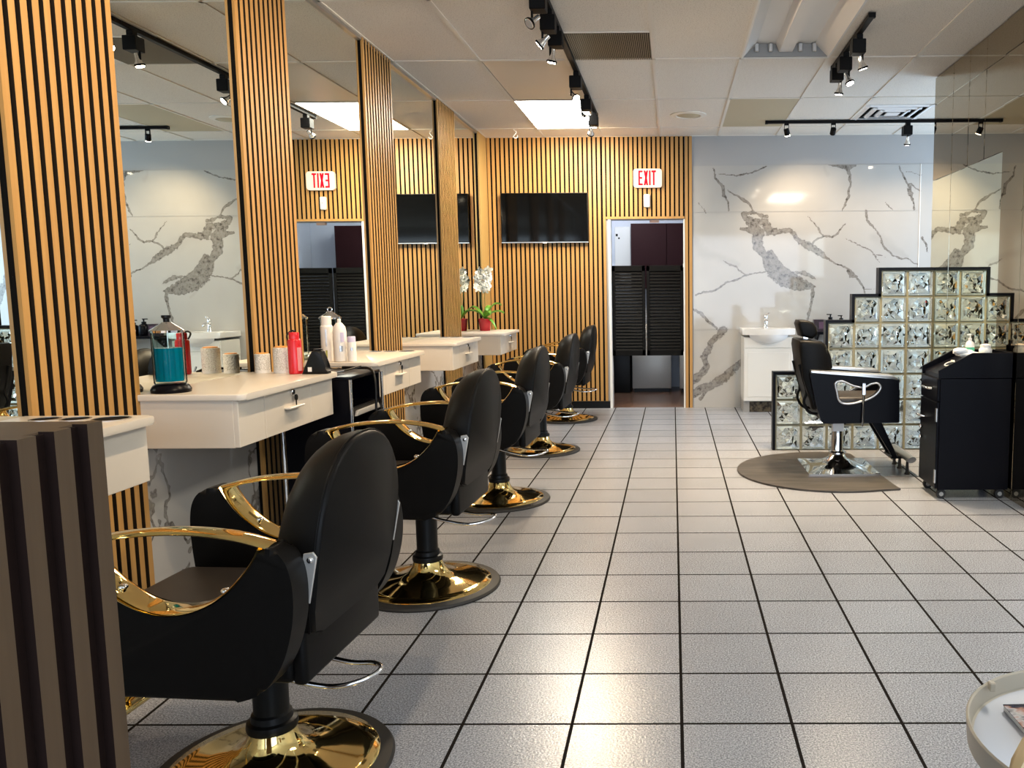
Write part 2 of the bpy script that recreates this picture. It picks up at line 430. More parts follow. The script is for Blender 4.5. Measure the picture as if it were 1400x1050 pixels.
# marble slabs on the back wall: veins as a field over a fine mesh
rng = np.random.default_rng(5)
def vnoise(x, y, f, seed):
    r = np.random.default_rng(seed); T = r.random((64, 64))
    X, Y = x * f, y * f; xi, yi = np.floor(X).astype(int), np.floor(Y).astype(int); fx, fy = X - xi, Y - yi
    fx = fx * fx * (3 - 2 * fx); fy = fy * fy * (3 - 2 * fy)
    g = lambda a, b: T[a % 64, b % 64]
    return (g(xi, yi) * (1 - fx) + g(xi + 1, yi) * fx) * (1 - fy) + (g(xi, yi + 1) * (1 - fx) + g(xi + 1, yi + 1) * fx) * fy - .5
def fbm(x, y, f, seed, o=4): return sum(vnoise(x, y, f * 2 ** i, seed + i) * .5 ** i for i in range(o))
VEINS = [  # points (x, z) on the wall, half widths in metres, strength
    ([(.737, 2.052), (.823, 1.953), (.901, 1.839), (.902, 1.706), (.989, 1.61), (1.067, 1.456), (1.203, 1.378), (1.339, 1.32), (1.514, 1.28)], [.02, .05, .085, .06, .045, .09, .095, .075, .012], 1),
    ([(1.513, 1.357), (1.396, 1.419), (1.29, 1.439)], [.008, .03, .012], .8),
    ([(.714, 1.901), (.824, 1.862)], [.018, .03], 1),
    ([(1.047, 1.638), (1.125, 1.532), (1.203, 1.446)], [.04, .045, .02], .8),
    ([(.823, 1.991), (.987, 1.952), (1.026, 1.867), (1.122, 1.856), (1.228, 1.865), (1.315, 1.779), (1.431, 1.721), (1.548, 1.644), (1.635, 1.586)], [.05, .06, .055, .04, .035, .03, .055, .045, .012], .72),
    ([(.737, 2.052), (.89, 2.057), (1.006, 2.009)], [.02, .012, .02], .8),
    ([(1.635, 1.586), (1.762, 1.518), (1.859, 1.47), (1.947, 1.373), (2.007, 1.296), (2.034, 1.19)], [.011, .010, .013, .012, .010, .008], .9),
    ([(1.83, 1.46), (1.889, 1.412), (1.957, 1.373)], [.012, .042, .01], 1),
    ([(1.488, 1.749), (1.574, 1.815), (1.68, 1.805), (1.746, 1.861), (1.831, 1.946)], [.013, .011, .012, .012, .006], .85),
    ([(1.574, 1.815), (1.515, 1.929), (1.418, 2.015)], [.013, .010, .005], .8),
    ([(1.485, 1.28), (1.486, 1.184), (1.468, 1.068), (1.431, .933)], [.028, .022, .016, .012], .75),
    ([(.235, 1.212), (.448, 1.249), (.623, 1.344), (.777, 1.42), (.932, 1.448), (1.028, 1.476)], [.010, .011, .010, .011, .008, .010], .8),
    ([(.545, 1.556), (.661, 1.497), (.777, 1.42)], [.008, .012, .009], .75),
    ([(.224, 1.047), (.33, .988), (.407, .901), (.465, .849)], [.013, .022, .015, .014], .85),
    ([(2.03, 2.067), (2.051, 1.982), (2.16, 1.83), (2.24, 1.677), (2.338, 1.6), (2.473, 1.58), (2.59, 1.512)], [.015, .014, .010, .015, .010, .008, .009], .8),
    ([(1.815, 1.785), (1.97, 1.708), (2.086, 1.659), (2.176, 1.534)], [.006, .008, .008, .005], .7),
    ([(2.106, 1.63), (2.261, 1.582)], [.006, .005], .6),
    ([(2.621, 1.788), (2.662, 1.712), (2.683, 1.636)], [.014, .012, .008], .8),
    ([(2.037, 1.257), (2.134, 1.237)], [.006, .005], .6),
    ([(2.75, 2.0), (2.95, 1.7), (3.1, 1.62), (3.3, 1.2), (3.5, 1.1)], [.02, .05, .03, .05, .02], .8),
    ([(.43, 2.521), (.458, 2.408), (.535, 2.314), (.554, 2.239), (.593, 2.069)], [.007, .012, .012, .012, .009], .9),
    ([(.535, 2.314), (.545, 2.229)], [.03, .03], .65),
    ([(.458, 2.455), (.678, 2.435), (.831, 2.461), (.983, 2.544)], [.006, .008, .010, .012], .75),
    ([(.592, 2.285), (.717, 2.209), (.803, 2.142), (.861, 2.07)], [.008, .014, .016, .010], .85),
    ([(.286, 2.146), (.353, 2.07)], [.006, .008], .8),
    ([(1.611, 2.55), (1.764, 2.535), (1.85, 2.52), (1.907, 2.535)], [.008, .03, .045, .02], .95),
    ([(1.821, 2.519), (1.861, 2.435), (1.859, 2.341), (1.836, 2.229), (1.791, 2.078)], [.025, .018, .012, .014, .008], .85),
    ([(2.373, 2.524), (2.424, 2.402), (2.483, 2.299), (2.505, 2.205), (2.537, 2.082)], [.008, .012, .012, .012, .009], .9),
    ([(2.477, 2.317), (2.49, 2.242)], [.03, .03], .65),
    ([(2.482, 2.355), (2.589, 2.27)], [.008, .010], .8),
    ([(2.441, 2.467), (2.594, 2.447)], [.005, .006], .6),
    ([(2.239, 2.16), (2.307, 2.084)], [.006, .008], .8),
    ([(.542, .833), (.465, .756), (.407, .679), (.319, .544), (.358, .446), (.27, .329), (.212, .291)], [.06, .05, .04, .045, .045, .06, .06], .75),
    ([(.211, .134), (.299, .192), (.406, .231), (.523, .308), (.62, .386), (.736, .483)], [.05, .055, .06, .05, .05, .04], .85),
    ([(.387, .221), (.289, .074)], [.03, .02], .9),
    ([(.736, .483), (.95, .58), (1.3, .7), (1.6, .55), (1.9, .2)], [.04, .03, .05, .04, .03], .8),
]
HAZE = [([(.227, 1.768), (.304, 1.66), (.41, 1.61), (.545, 1.58), (.69, 1.51)], [.05, .07, .06, .05, .03], .75),
        ([(2.12, 1.80), (2.238, 1.74), (2.336, 1.657), (2.473, 1.60)], [.06, .07, .06, .02], .7),
        ([(1.5, 1.36), (1.36, 1.42), (1.2, 1.36)], [.03, .06, .05], .6), ([(.9, 1.85), (1.02, 1.92), (1.4, 1.74)], [.09, .09, .07], .45),
        ([(1.17, 1.3), (1.23, 1.22)], [.02, .015], .6), ([(1.57, 2.53), (1.62, 2.44)], [.012, .03], .5),
        ([(.26, .25), (.45, .26), (.66, .45)], [.09, .09, .07], .5), ([(.40, .66), (.36, .5)], [.07, .06], .4)]
def vein_field(X, Z, lines):
    out = np.zeros_like(X)
    for pts, ws, st in lines:
        for (ax, az), (bx, bz), w0, w1 in zip(pts, pts[1:], ws, ws[1:]):
            m = max(w0, w1) * 2.2 + .02
            sel = (X > min(ax, bx) - m) & (X < max(ax, bx) + m) & (Z > min(az, bz) - m) & (Z < max(az, bz) + m)
            if not sel.any(): continue
            x, z = X[sel], Z[sel]; dx, dz = bx - ax, bz - az
            t = np.clip(((x - ax) * dx + (z - az) * dz) / (dx * dx + dz * dz), 0, 1)
            d = np.hypot(x - ax - t * dx, z - az - t * dz); w = w0 + (w1 - w0) * t
            out[sel] = np.maximum(out[sel], np.clip(1.25 - d / w, 0, 1) * st)
    return out
def marble_slab(name, x0, x1, z0, z1, step=.0085):
    nx, nz = int((x1 - x0) / step), int((z1 - z0) / step)
    xs, zs = np.linspace(x0, x1, nx + 1), np.linspace(z0, z1, nz + 1)
    X, Z = np.meshgrid(xs, zs)
    Xw = X + .030 * fbm(X, Z, 7, 11) + .012 * fbm(X, Z, 40, 31, 3); Zw = Z + .030 * fbm(X + 9, Z, 7, 21) + .012 * fbm(X + 5, Z, 40, 41, 3)
    V = vein_field(Xw, Zw, VEINS).ravel(); H = vein_field(Xw, Zw, HAZE).ravel()
    me = bpy.data.meshes.new(name)
    co = np.stack([X.ravel(), np.full(X.size, YB - .008), Z.ravel()], 1)
    # a rim of four corners further back closes the slab to its real thickness
    back = np.array([[x0, YB, z0], [x1, YB, z0], [x1, YB, z1], [x0, YB, z1]])
    n = co.shape[0]; W = nx + 1
    idx = np.arange(n).reshape(nz + 1, W)
    q = np.stack([idx[:-1, :-1], idx[:-1, 1:], idx[1:, 1:], idx[1:, :-1]], -1).reshape(-1, 4)
    bot = [n, n + 1] + idx[0, ::-1].tolist(); top = [n + 3] + idx[-1, :].tolist() + [n + 2]
    lef = [n + 3, n] + idx[:, 0].tolist(); rig = [n + 1, n + 2] + idx[::-1, -1].tolist()
    me.from_pydata(np.vstack([co, back]).tolist(), [], q.tolist() + [bot, top, lef, rig])
    for nm, arr in (('vein', V), ('haze', H)):
        at = me.attributes.new(nm, 'FLOAT', 'POINT'); at.data.foreach_set('value', np.concatenate([arr, [0] * 4]).astype(np.float32))
    me.materials.append(M_MARBLE); me.update()
    o = bpy.data.objects.new(name, me); COL.objects.link(o); struct(o); return o
for i, (z0, z1) in enumerate(((.0, .833), (.836, 2.067), (2.07, 2.545))):
    marble_slab('trim_%d' % (i + 1), .215, 2.592, z0, z1)
marble_slab('trim_4', 2.596, XEND, .0, 2.545, .012)
struct(MB().box(2.59, 2.598, YB - .012, YB, 0, 2.548).build('trim_5', M_WHITEPL, smooth=0))

# ceiling: lay-in tiles in a T-bar grid; the fittings that replace tiles are things of their own
GX = [-.122 + .606 * k for k in range(-4, 9)]; GX = [max(-1.97, min(XEND, g)) for g in GX]; GX = sorted(set(GX))
GY = [7.21 + 1.2215 * j for j in range(-10, 3)]; GY = sorted({max(YF, min(YB, g)) for g in GY})
skip = {(-1.334, 7.21), (-1.334, 5.9885), (-.728, 4.767), (.484, 4.767), (.484, 7.21), (1.696, 7.21)}
cm = MB()
for x0, x1 in zip(GX, GX[1:]):
    for y0, y1 in zip(GY, GY[1:]):
        hit = any(abs(x0 - a) < .02 and abs(y0 - b) < .02 for a, b in skip)
        if hit: continue
        cm.box(x0 + .006, x1 - .006, y0 + .006, y1 - .006, ZC + .004, ZC + .03)
cm.mi = 0
cm.box(-.722, -.128, 4.773, 5.372, ZC + .004, ZC + .03)
cm.box(1.70, 2.29, 7.216, 7.50, ZC + .004, ZC + .03); cm.box(1.70, 2.29, 8.10, 8.425, ZC + .004, ZC + .03)
cm.mi = 1
for x in GX: cm.box(x - .012, x + .012, YF, YB, ZC - .002, ZC + .006)
for y in GY: cm.box(-1.97, XEND, y - .012, y + .012, ZC - .002, ZC + .006)
cm.box(-.728, -.122, 5.372, 5.384, ZC - .002, ZC + .006)
for z in (ZC + .2,): cm.box(-2.1, XEND + .2, YF - .2, YB + .2, z, z + .05)
struct(cm.build('ceiling', [M_CEIL, M_TBAR], smooth=0))
# wall angle along the mirrors
struct(MB().box(XM - .004, XM + .018, .5, YB, ZC - .022, ZC - .002).build('trim_6', M_STEEL, smooth=0))

# back room seen through the doorway
br = MB(); br.box(-1.5, -1.4, YB + .14, 10.9, 0, 2.7); br.box(.75, .85, YB + .14, 10.9, 0, 2.7); br.box(-1.5, .85, 10.85, 10.95, 0, 2.7); br.box(-1.5, .85, YB + .14, 10.95, 2.6, 2.7)
struct(br.build('wall_backroom', mat('pale_blue_paint', (.62, .65, .72), .5), smooth=0))
struct(MB().box(-1.5, .85, YB + .02, 10.95, -.1, .001).build('floor_backroom', M_BROWNFLOOR, smooth=0))
struct(MB().box(DX0 - .004, DX0 + .022, YB - .03, YB + .15, 0, DZ).box(DX1 - .012, DX1 + .003, YB - .02, YB + .15, 0, DZ).build('door_1', M_WHITE, smooth=0))
struct(MB().box(-1.95, DX0 - .004, YB - .022, YB, 0, .075).build('baseboard_back', M_BLACK, smooth=0))
l = bpy.data.lights.new('backroom_lamp_light', 'POINT'); l.energy = 20; l.color = (.9, .95, 1); l.shadow_soft_size = .15
lo = bpy.data.objects.new('backroom_lamp_light', l); lo.location = (-.6, 9.6, 2.45); COL.objects.link(lo)

# ------------------------------------------------------------------ slatted wood cladding
def slats_mesh(p0, p1, z0, z1, axis, front, dirn, pitch=.0486, sw=.0305, th=.012, first=True):
    """strips along axis from p0 to p1, face at `front`, standing out in direction dirn"""
    b = MB(); n = max(1, round((p1 - p0 - sw) / pitch)); pt = (p1 - p0 - sw) / n
    for i in range(n + 1):
        a = p0 + i * pt
        lo_, hi_ = (front - dirn * th, front) if dirn > 0 else (front, front - dirn * th)
        b.box(lo_, hi_, a, a + sw, z0, z1, sides={2: 1 if i else 0, 3: 1 if i < n else 0})
    return b
COLS = [('first', 2.476, 2.989, 'between the two nearest desks'), ('second', 3.846, 4.345, ''), ('third', 5.414, 5.94, ''), ('fourth', 7.08, 7.62, '')]
CL = ['wide oak slat panel between mirrors, nearest the camera, beside the blue jar',
      'oak slat panel between mirrors, standing behind the two hair rollers',
      'oak slat panel between mirrors, third from the camera, beyond the white spray bottles',
      'narrow-looking oak slat panel between mirrors, just left of the orchid']
for (nm, y0, y1, _), lb in zip(COLS, CL):
    t = thing('wood_cladding', lb, 'wall panel', (XM, (y0 + y1) / 2, 0), 0, 'slat panels between the mirrors'); h = (y1 - y0) / 2
    MB().box(-.004, .010, -h, h, 0, ZC - .003).build('backing', M_FELT, t, 0)
    slats_mesh(-h, h, 0, ZC - .003, 'y', .022, 1, sw=.0275).build('slats', [M_SLAT, M_SLATSIDE], t, 0)
t = thing('corner_board', 'plain golden wood board in the corner beside the television wall', 'wall panel', (XM, 8.70, 0))
MB().box(-.004, .012, -.18, .175, 0, ZC - .003).build('backing', M_FELT, t, 0)
MB().box(.012, .026, -.18, .175, 0, ZC - .003).build('board', M_PLANK, t, 0)
def back_cladding(label, cx, back, slats, trims):
    t = thing('wood_cladding', label, 'wall panel', (cx, YB - .001, 0))
    MB().box(back[0] - cx, back[1] - cx, -.009, 0, back[2], ZC - .003).build('backing', M_FELT, t, 0)
    b = MB()
    for a, z0 in slats: b.box(a - cx, a + .0305 - cx, -.022, -.009, z0, ZC - .003, sides={0: 1, 1: 1})
    b.build('slats', [M_SLAT, M_SLATSIDE], t, 0)
    b = MB()
    for x0, x1, z0, z1 in trims: b.box(x0 - cx, x1 - cx, -.023, -.009, z0, z1)
    b.build('edge_trim', M_SLAT, t, 0)
x0 = -1.928; pt = (.208 - .0305 - x0) / 44; SA = [x0 + i * pt for i in range(45)]
back_cladding('oak slat cladding on the back wall left of the doorway, behind the television', -1.3, (-1.935, DX0 - .0275, .078), [(a, .078) for a in SA if a + .03 < DX0 - .058], [(DX0 - .055, DX0 - .028, .078, ZC - .003)])
back_cladding('oak slat cladding above the doorway, behind the exit sign', -.27, (DX0 - .026, DX1 + .001, DZ + .005), [(a, DZ + .03) for a in SA if a > DX0 - .026 and a + .03 < DX1 + .002], [(DX0 - .026, DX1 + .001, DZ + .005, DZ + .028)])
back_cladding('narrow oak slat strip right of the doorway, against the marble', .17, (DX1 + .004, .208, 0), [(a, 0) for a in (DX1 + .006, .1775)], [])

# ------------------------------------------------------------------ wall mirrors
ZT = .892
MIR = [(.9, 2.476, 'tall frameless mirror nearest the camera, at the left edge of the picture'),
       (2.989, 3.846, 'tall frameless mirror behind the blue jar, reflecting the marble wall'),
       (4.345, 5.414, 'tall frameless mirror behind the white spray bottles, reflecting the exit sign'),
       (5.94, 7.08, 'tall frameless mirror left of the fourth slat panel, reflecting the television'),
       (7.62, 8.52, 'tall narrow mirror behind the orchid pot')]
for y0, y1, lb in MIR:
    o = MB().box(XM - .006, XM, y0, y1, ZT - .03, ZC - .022).build('wall_mirror', M_MIRROR, None, 0)
    tag(o, lb, 'mirror', 'station mirrors')

# mirror cladding on the wing wall at the right
ST = [(6.147, 6.57), (5.818, 6.143), (5.513, 5.814), (5.192, 5.509)]
SL = ['bronze mirror strip under the ceiling, directly above the top of the glass block wall',
      'bronze mirror strip under the ceiling, second from the glass block wall',
      'bronze mirror strip under the ceiling, third from the glass block wall',
      'bronze mirror strip under the ceiling, fourth from the glass block wall']
for (y0, y1), lb in zip(ST, SL):
    o = MB().box(XR, XR + .014, y0, y1, 2.08, ZC - .004, .0025, 1).build('bronze_mirror', M_BRONZE, None, 0); tag(o, lb, 'mirror', 'bronze mirror strips')
for (y0, y1), lb in zip([(6.147, 6.57), (5.192, 6.143)], ['clear mirror pane adjoining the end of the glass block wall', 'wide clear mirror pane behind the black rolling cabinet']):
    o = MB().box(XR, XR + .014, y0, y1, .0, 2.078, .003, 2).build('clear_mirror', M_SILVER, None, 0); tag(o, lb, 'mirror')
for (y0, y1), lb in zip([(4.86, 5.188), (4.45, 4.856)], ['floor to ceiling bronze mirror strip behind the black rolling cabinet', 'floor to ceiling bronze mirror strip at the right edge of the picture']):
    o = MB().box(XR - .006, XR + .014, y0, y1, 0, ZC - .004, .0015, 1).build('bronze_mirror', M_BRONZE, None, 0); tag(o, lb, 'mirror')

# ------------------------------------------------------------------ styling desks
XTF, XCF = -1.553, -1.583
def desk(y0, y1, zt, label, holes=True, lock=True):
    t = thing('styling_desk', label, 'desk', (XM, y0, 0), 0, 'floating white styling desks'); L = y1 - y0
    xf, xc = XTF - XM, XCF - XM
    pts = rrect(0.001, xf, 0, L, .03, 5, (1, 1, 0, 0))
    MB().prism(pts, 'z', zt - .024, zt, .005, 2).build('worktop', M_LAM, t)
    MB().box(.001, xc - .018, .012, L - .012, zt - .20, zt - .024, .002, 1).build('carcass', M_LAM, t, 0)
    for a, b_ in ((.013, .21), (.623, L - .013)):
        MB().box(xc - .018, xc, a, b_ - .002, zt - .198, zt - .026, .0015, 1).build('front_panel', M_LAM, t, 0)
    d = MB().box(xc - .018, xc, .213, .62, zt - .198, zt - .026, .0015, 1).build('drawer', M_LAM, t, 0)
    MB().box(xc, xc + .028, .37, .50, zt - .108, zt - .100, .002, 1).build('handle', M_LAM, d, 0)
    if lock:
        q = Matrix.Rotation(PI / 2, 3, 'Y')
        MB().lathe([(.013, 0), (.013, .008), (.010, .011)], 16, (xc, .44, zt - .044), q).build('lock', M_CHROME, d)
        k = MB(); k.box(xc + .011, xc + .014, .436, .444, zt - .052, zt - .036); k.lathe([(.013, 0), (.013, .004)], 14, (xc + .012, .452, zt - .068), q)
        k.box(xc + .012, xc + .015, .449, .455, zt - .106, zt - .078); k.build('key', M_BLACK, d)
    if holes:
        for x, r in ((.12, .035), (.21, .035), (.315, .045)):
            hb = MB(); hb.lathe([(r + .006, 0), (r + .006, .002), (r, .0025), (r, .001)], 28, (x, L - .075, zt), None, False); hb.build('hole_ring', M_STEEL, t)
            MB().lathe([(r, 0), (r, .0008)], 28, (x, L - .075, zt)).build('hole_dark_disc', M_FELT, t)  # flat black disc painting the dark of a hole; worktop is not cut
    return t
desk(1.59, 2.472, ZT, 'white floating desk with black tool holes, partly hidden by the slatted counter')
desk(2.972, 3.84, ZT, 'white floating desk carrying the blue jar and hair rollers', holes=False)
desk(4.335, 5.20, ZT, 'white floating desk carrying the white spray bottles')
desk(5.943, 6.75, ZT, 'white floating desk with an empty worktop, between bottles and orchid')
desk(7.624, 8.43, ZT - .018, 'farthest white floating desk, carrying the orchid in a red pot', holes=False)

# ------------------------------------------------------------------ styling chairs
def make_chair(label):
    t = thing('styling_chair', label, 'chair', (0, 0, 0), 0, 'black and gold styling chairs')
    MB().lathe([(.302, 0), (.304, .006), (.298, .014), (.262, .020), (.262, .010), (.0, .010)], 64, caps=False).build('base_rim', M_RUBBER, t)
    prof = [(.268, .016), (.262, .024), (.22, .030), (.17, .038), (.12, .050), (.085, .068), (.066, .092), (.058, .12), (.055, .135)]
    MB().lathe(prof, 64, caps=False).build('base', M_GOLD, t, 60)
    MB().lathe([(.062, .118), (.064, .126), (.062, .14), (.052, .144), (.050, .16), (.044, .165), (.044, .30), (.052, .302), (.052, .318), (.046, .322), (.046, .365)], 36).build('pole', M_BLACK, t)
    pb = MB(); pb.box(-.075, .05, -.055, .055, .325, .40, .012, 2); pb.build('pump_housing', M_BLACK, t)
    lv = smooth_path([(.0, -.062, .345), (.10, -.065, .318), (.20, -.06, .302), (.27, -.035, .310), (.30, 0, .322), (.27, .035, .322), (.2, .045, .318), (.1, .06, .33), (.0, .062, .345)], 6)
    MB().tube(lv, .0065, 10).build('pump_lever', M_CHROME, t, 60)
    MB().box(-.29, .185, -.215, .215, .378, .47, .02, 3).build('seat_frame', M_VINYL, t)
    MB().box(.178, .215, -.212, .212, .375, .53, .014, 3).build('rear_apron', M_VINYL, t)
    s = MB(); s.box(-.37, .17, -.238, .238, .43, .515, .035, 4); s.build('seat', M_SEAT, t)
    out = smooth_path([(.10, .385), (.165, .41), (.215, .475), (.243, .56), (.25, .64), (.24, .70), (.215, .735), (.19, .742)], 5)
    cut = smooth_path([(.178, .735), (.15, .690), (.10, .637), (.04, .600), (-.03, .583), (-.10, .592), (-.165, .625), (-.22, .675), (-.258, .735)], 5)
    fr = smooth_path([(-.275, .738), (-.315, .728), (-.345, .69), (-.355, .62), (-.35, .52), (-.335, .43), (-.30, .390)], 5)
    outline = [(p[0], p[1]) for p in [Vector((*q[:2],)) for q in out] + [Vector((*q[:2],)) for q in cut] + [Vector((*q[:2],)) for q in fr]]
    for s in (-1, 1):
        a0, a1 = sorted((s * .245, s * .315))
        sp = MB().prism(outline, 'y', a0, a1, .016, 3).build('side_panel', M_VINYL, t, 50)
        yc = s * .28
        band = [(p[0], yc, p[1] + .004) for p in cut]
        MB().tube(band, (.040, .0055), 12, flat=(0, 1, 0)).build('gold_band', M_GOLD, sp, 60)
        for ii in (12, 30): MB().ball((cut[ii][0], yc, cut[ii][1] + .012), .012, (1, 1, .6), 12).build('bolt', M_CHROME, sp, 60)
        arm = smooth_path([(.195, yc, .738), (.12, yc, .757), (.02, yc, .768), (-.08, yc, .766), (-.18, yc, .754), (-.268, yc, .732)], 5)
        MB().tube(arm, (.030, .0075), 12, flat=(0, 1, 0)).build('armrest', M_GOLD, t, 60)
        bk = MB().prism([(.222, .600), (.250, .592), (.272, .70), (.264, .712), (.242, .708)], 'y', s * .243 - .003, s * .243 + .003, .001, 1).build('bracket', M_BRACK, t)
        MB().ball((.257, s * .247, .694), .008, (1, .6, 1), 12).build('bolt', M_CHROME, bk, 60); MB().ball((.240, s * .247, .615), .008, (1, .6, 1), 12).build('bolt', M_CHROME, bk, 60)
    # backrest: arched cushion, leaning back
    pts = []
    for i in range(25):
        a = PI * i / 24; ca, sa = math.cos(a), math.sin(a)
        pts.append((.234 * math.copysign(abs(ca) ** .86, ca), .675 + .272 * abs(sa) ** .88))
    pts = [(.225, .56), (.231, .62)] + pts + [(-.231, .62), (-.225, .56), (-.205, .505), (-.16, .488), (.16, .488), (.205, .505)]
    def leanx(z): return .13 * (z - .50) + .010 * math.sin(max(0, z - .5) / .45 * PI)
    def inset(y, z, q):
        y2 = y * (1 - .55 * q / .234)
        z2 = z - q * (z - .60) / .347 if z > .60 else z + .3 * q * (.60 - z) / .112
        return y2, z2
    XF, XRR, RR = .108, .236, .105
    lof = [(XF + RR * (1 - math.cos(k * PI / 16)), RR * (1 - math.sin(k * PI / 16))) for k in range(9)] + [(XRR - .012, 0), (XRR - .004, .004), (XRR, .012)]
    bb = MB(); rings = []
    for x, q in lof:
        ring = []
        for y, z in pts:
            y2, z2 = inset(y, z, q); ring.append(bb.bm.verts.new((x + leanx(z2), y2, z2)))
        rings.append(ring)
    m = len(pts)
    for r0, r1 in zip(rings, rings[1:]):
        for i in range(m): bb.bm.faces.new((r0[i], r0[(i + 1) % m], r1[(i + 1) % m], r1[i]))
    bb.bm.faces.new(rings[0]); bb.bm.faces.new(rings[-1][::-1])
    br_ = bb.build('backrest', M_VINYL, t, 40)
    sm = MB(); sm.tube([(XRR - .012 + leanx(z), y * 1.004, .6 + (z - .6) * 1.004) for y, z in pts], .0026, 6, True); sm.build('piping', M_VINYL, br_, 60)
    fp = MB(); fp.tube([(-.30, -.12, .40), (-.46, -.12, .20), (-.50, -.12, .15)], .011, 10); fp.tube([(-.30, .12, .40), (-.46, .12, .20), (-.50, .12, .15)], .011, 10)
    fp.box(-.545, -.455, -.19, .19, .135, .152, .006, 2); fp.build('footrest', M_GOLD, t, 60)
    return t
CH = [((-1.063, 2.075, -.004), 'black styling chair with gold armrests nearest the camera, beside the slatted counter', -.06),
      ((-1.055, 3.45, -.002), 'black styling chair with gold armrests, in front of the black drawer trolley', -.06),
      ((-1.055, 4.925, -.004), 'black styling chair with gold armrests, third from the camera', -.05),
      ((-1.045, 6.49, -.004), 'black styling chair with gold armrests, facing the empty white desk', -.05),
      ((-1.05, 8.10, -.004), 'farthest black styling chair with gold armrests, against the slatted back wall', -.04)]
c0 = make_chair(CH[0][1]); c0.location = (CH[0][0][0], CH[0][0][1], 0); c0.rotation_euler.z = CH[0][2]
CC = [c0] + [dup(c0, (loc[0], loc[1], 0), lb, rz) for loc, lb, rz in CH[1:]]
for c, dz in zip(CC, (-.038, -.010, -.015, -.02, -.02)): sink(c, dz)
# ------------------------------------------------------------------ things on the desks
def jar(x, y, z, label, liquid):
    t = thing('disinfectant_jar', label, 'jar', (x, y, z))
    MB().lathe([(.066, 0), (.068, .012), (.060, .026), (.050, .032)], 40).build('base', M_LACQ if liquid else M_STEEL, t)
    MB().lathe([(.050, .030), (.0545, .036), (.0545, .222), (.050, .226), (.0495, .222), (.0495, .042), (.01, .040)], 40, caps=False).build('glass_cylinder', M_THIN, t)
    if liquid:
        MB().lathe([(.0485, .0425), (.0485, .165)], 40).build('liquid', M_LIQ, t)
        rb = MB()
        for i in range(18):
            a = 2 * PI * i / 18; rb.rod((.0535 * math.cos(a), .0535 * math.sin(a), .05), (.0535 * math.cos(a), .0535 * math.sin(a), .195), .0022, 6)
        rb.build('flute', M_THIN, t)
    MB().lathe([(.057, .222), (.058, .230), (.050, .236), (.020, .256), (.016, .260)], 40).build('lid', M_CHROME, t)
    if liquid:
        MB().lathe([(.010, .258), (.011, .272), (.016, .277), (.016, .285)], 20).build('knob', M_BLACK, t)
    else:
        MB().tube([(.012 * math.cos(a), 0, .272 + .012 * math.sin(a)) for a in [2 * PI * i / 20 for i in range(20)]], .003, 8, True).build('knob', M_CHROME, t)
    MB().rod((0, 0, .05), (0, 0, .26), .0025, 8).build('lift_rod', M_STEEL, t)
    return t
jar(-1.868, 3.062, ZT, 'glass jar of blue disinfectant with a chrome lid', True)
jar(-1.868, 4.535, ZT, 'clear glass jar with chrome lid behind the white spray bottles', False)

def roller(x, y, r, h, label):
    t = thing('hair_roller', label, 'hair roller', (x, y, ZT), 0, 'hair rollers on the desk')
    MB().lathe([(r, .004), (r, h * .93), (r * .85, h * .95)], 32).build('sleeve', M_ROLL, t)
    MB().lathe([(r * 1.02, 0), (r * 1.02, .012), (r * .98, .013)], 32).build('rim', M_WHITEPL, t)
    MB().lathe([(r * .80, h * .90), (r * .80, h * .985), (r * .5, h)], 32).build('core', M_ORANGE, t)
roller(-1.888, 3.80, .033, .092, 'shorter white hair roller with an orange core, beside the mirror')
roller(-1.795, 3.80, .039, .122, 'taller white hair roller with an orange core, beside the red bottle')

t = thing('hair_product_bottle', 'red hair product bottle beside the black clipper stand', 'bottle', (-1.706, 3.735, ZT))
MB().lathe([(.026, 0), (.030, .004), (.030, .148), (.027, .156), (.018, .160)], 32).build('body', M_RED, t)
MB().lathe([(.022, .158), (.022, .185), (.020, .188)], 28).build('cap', M_RED, t)
MB().box(.012, .031, -.022, -.004, .015, .12).build('print', mat('pink_print', (.80, .30, .30), .4), t)
MB().tube(smooth_path([(-.004, .012, .188), (-.014, .024, .194), (-.03, .018, .186), (-.034, .004, .172), (-.03, -.004, .16)], 4), .004, 8).build('cord', M_BLACK, t)

t = thing('clipper_stand', 'black tapered hair clipper charging stand on the desk corner', 'clipper stand', (-1.614, 3.735, ZT), .05)
b = MB(); b.prism([(-.056, 0), (.058, 0), (.060, .012), (.044, .03), (.040, .075), (.034, .100), (.014, .110), (-.006, .104), (-.018, .085), (-.040, .030)], 'y', -.03, .03, .009, 3)
b.build('body', M_BLACK, t)
MB().box(-.025, -.008, -.0315, -.029, .012, .032).build('badge', M_WHITEPL, t)
MB().lathe([(.02, 0), (.02, .004)], 20, (.014, 0, .1085)).build('socket', M_LACQ, t)

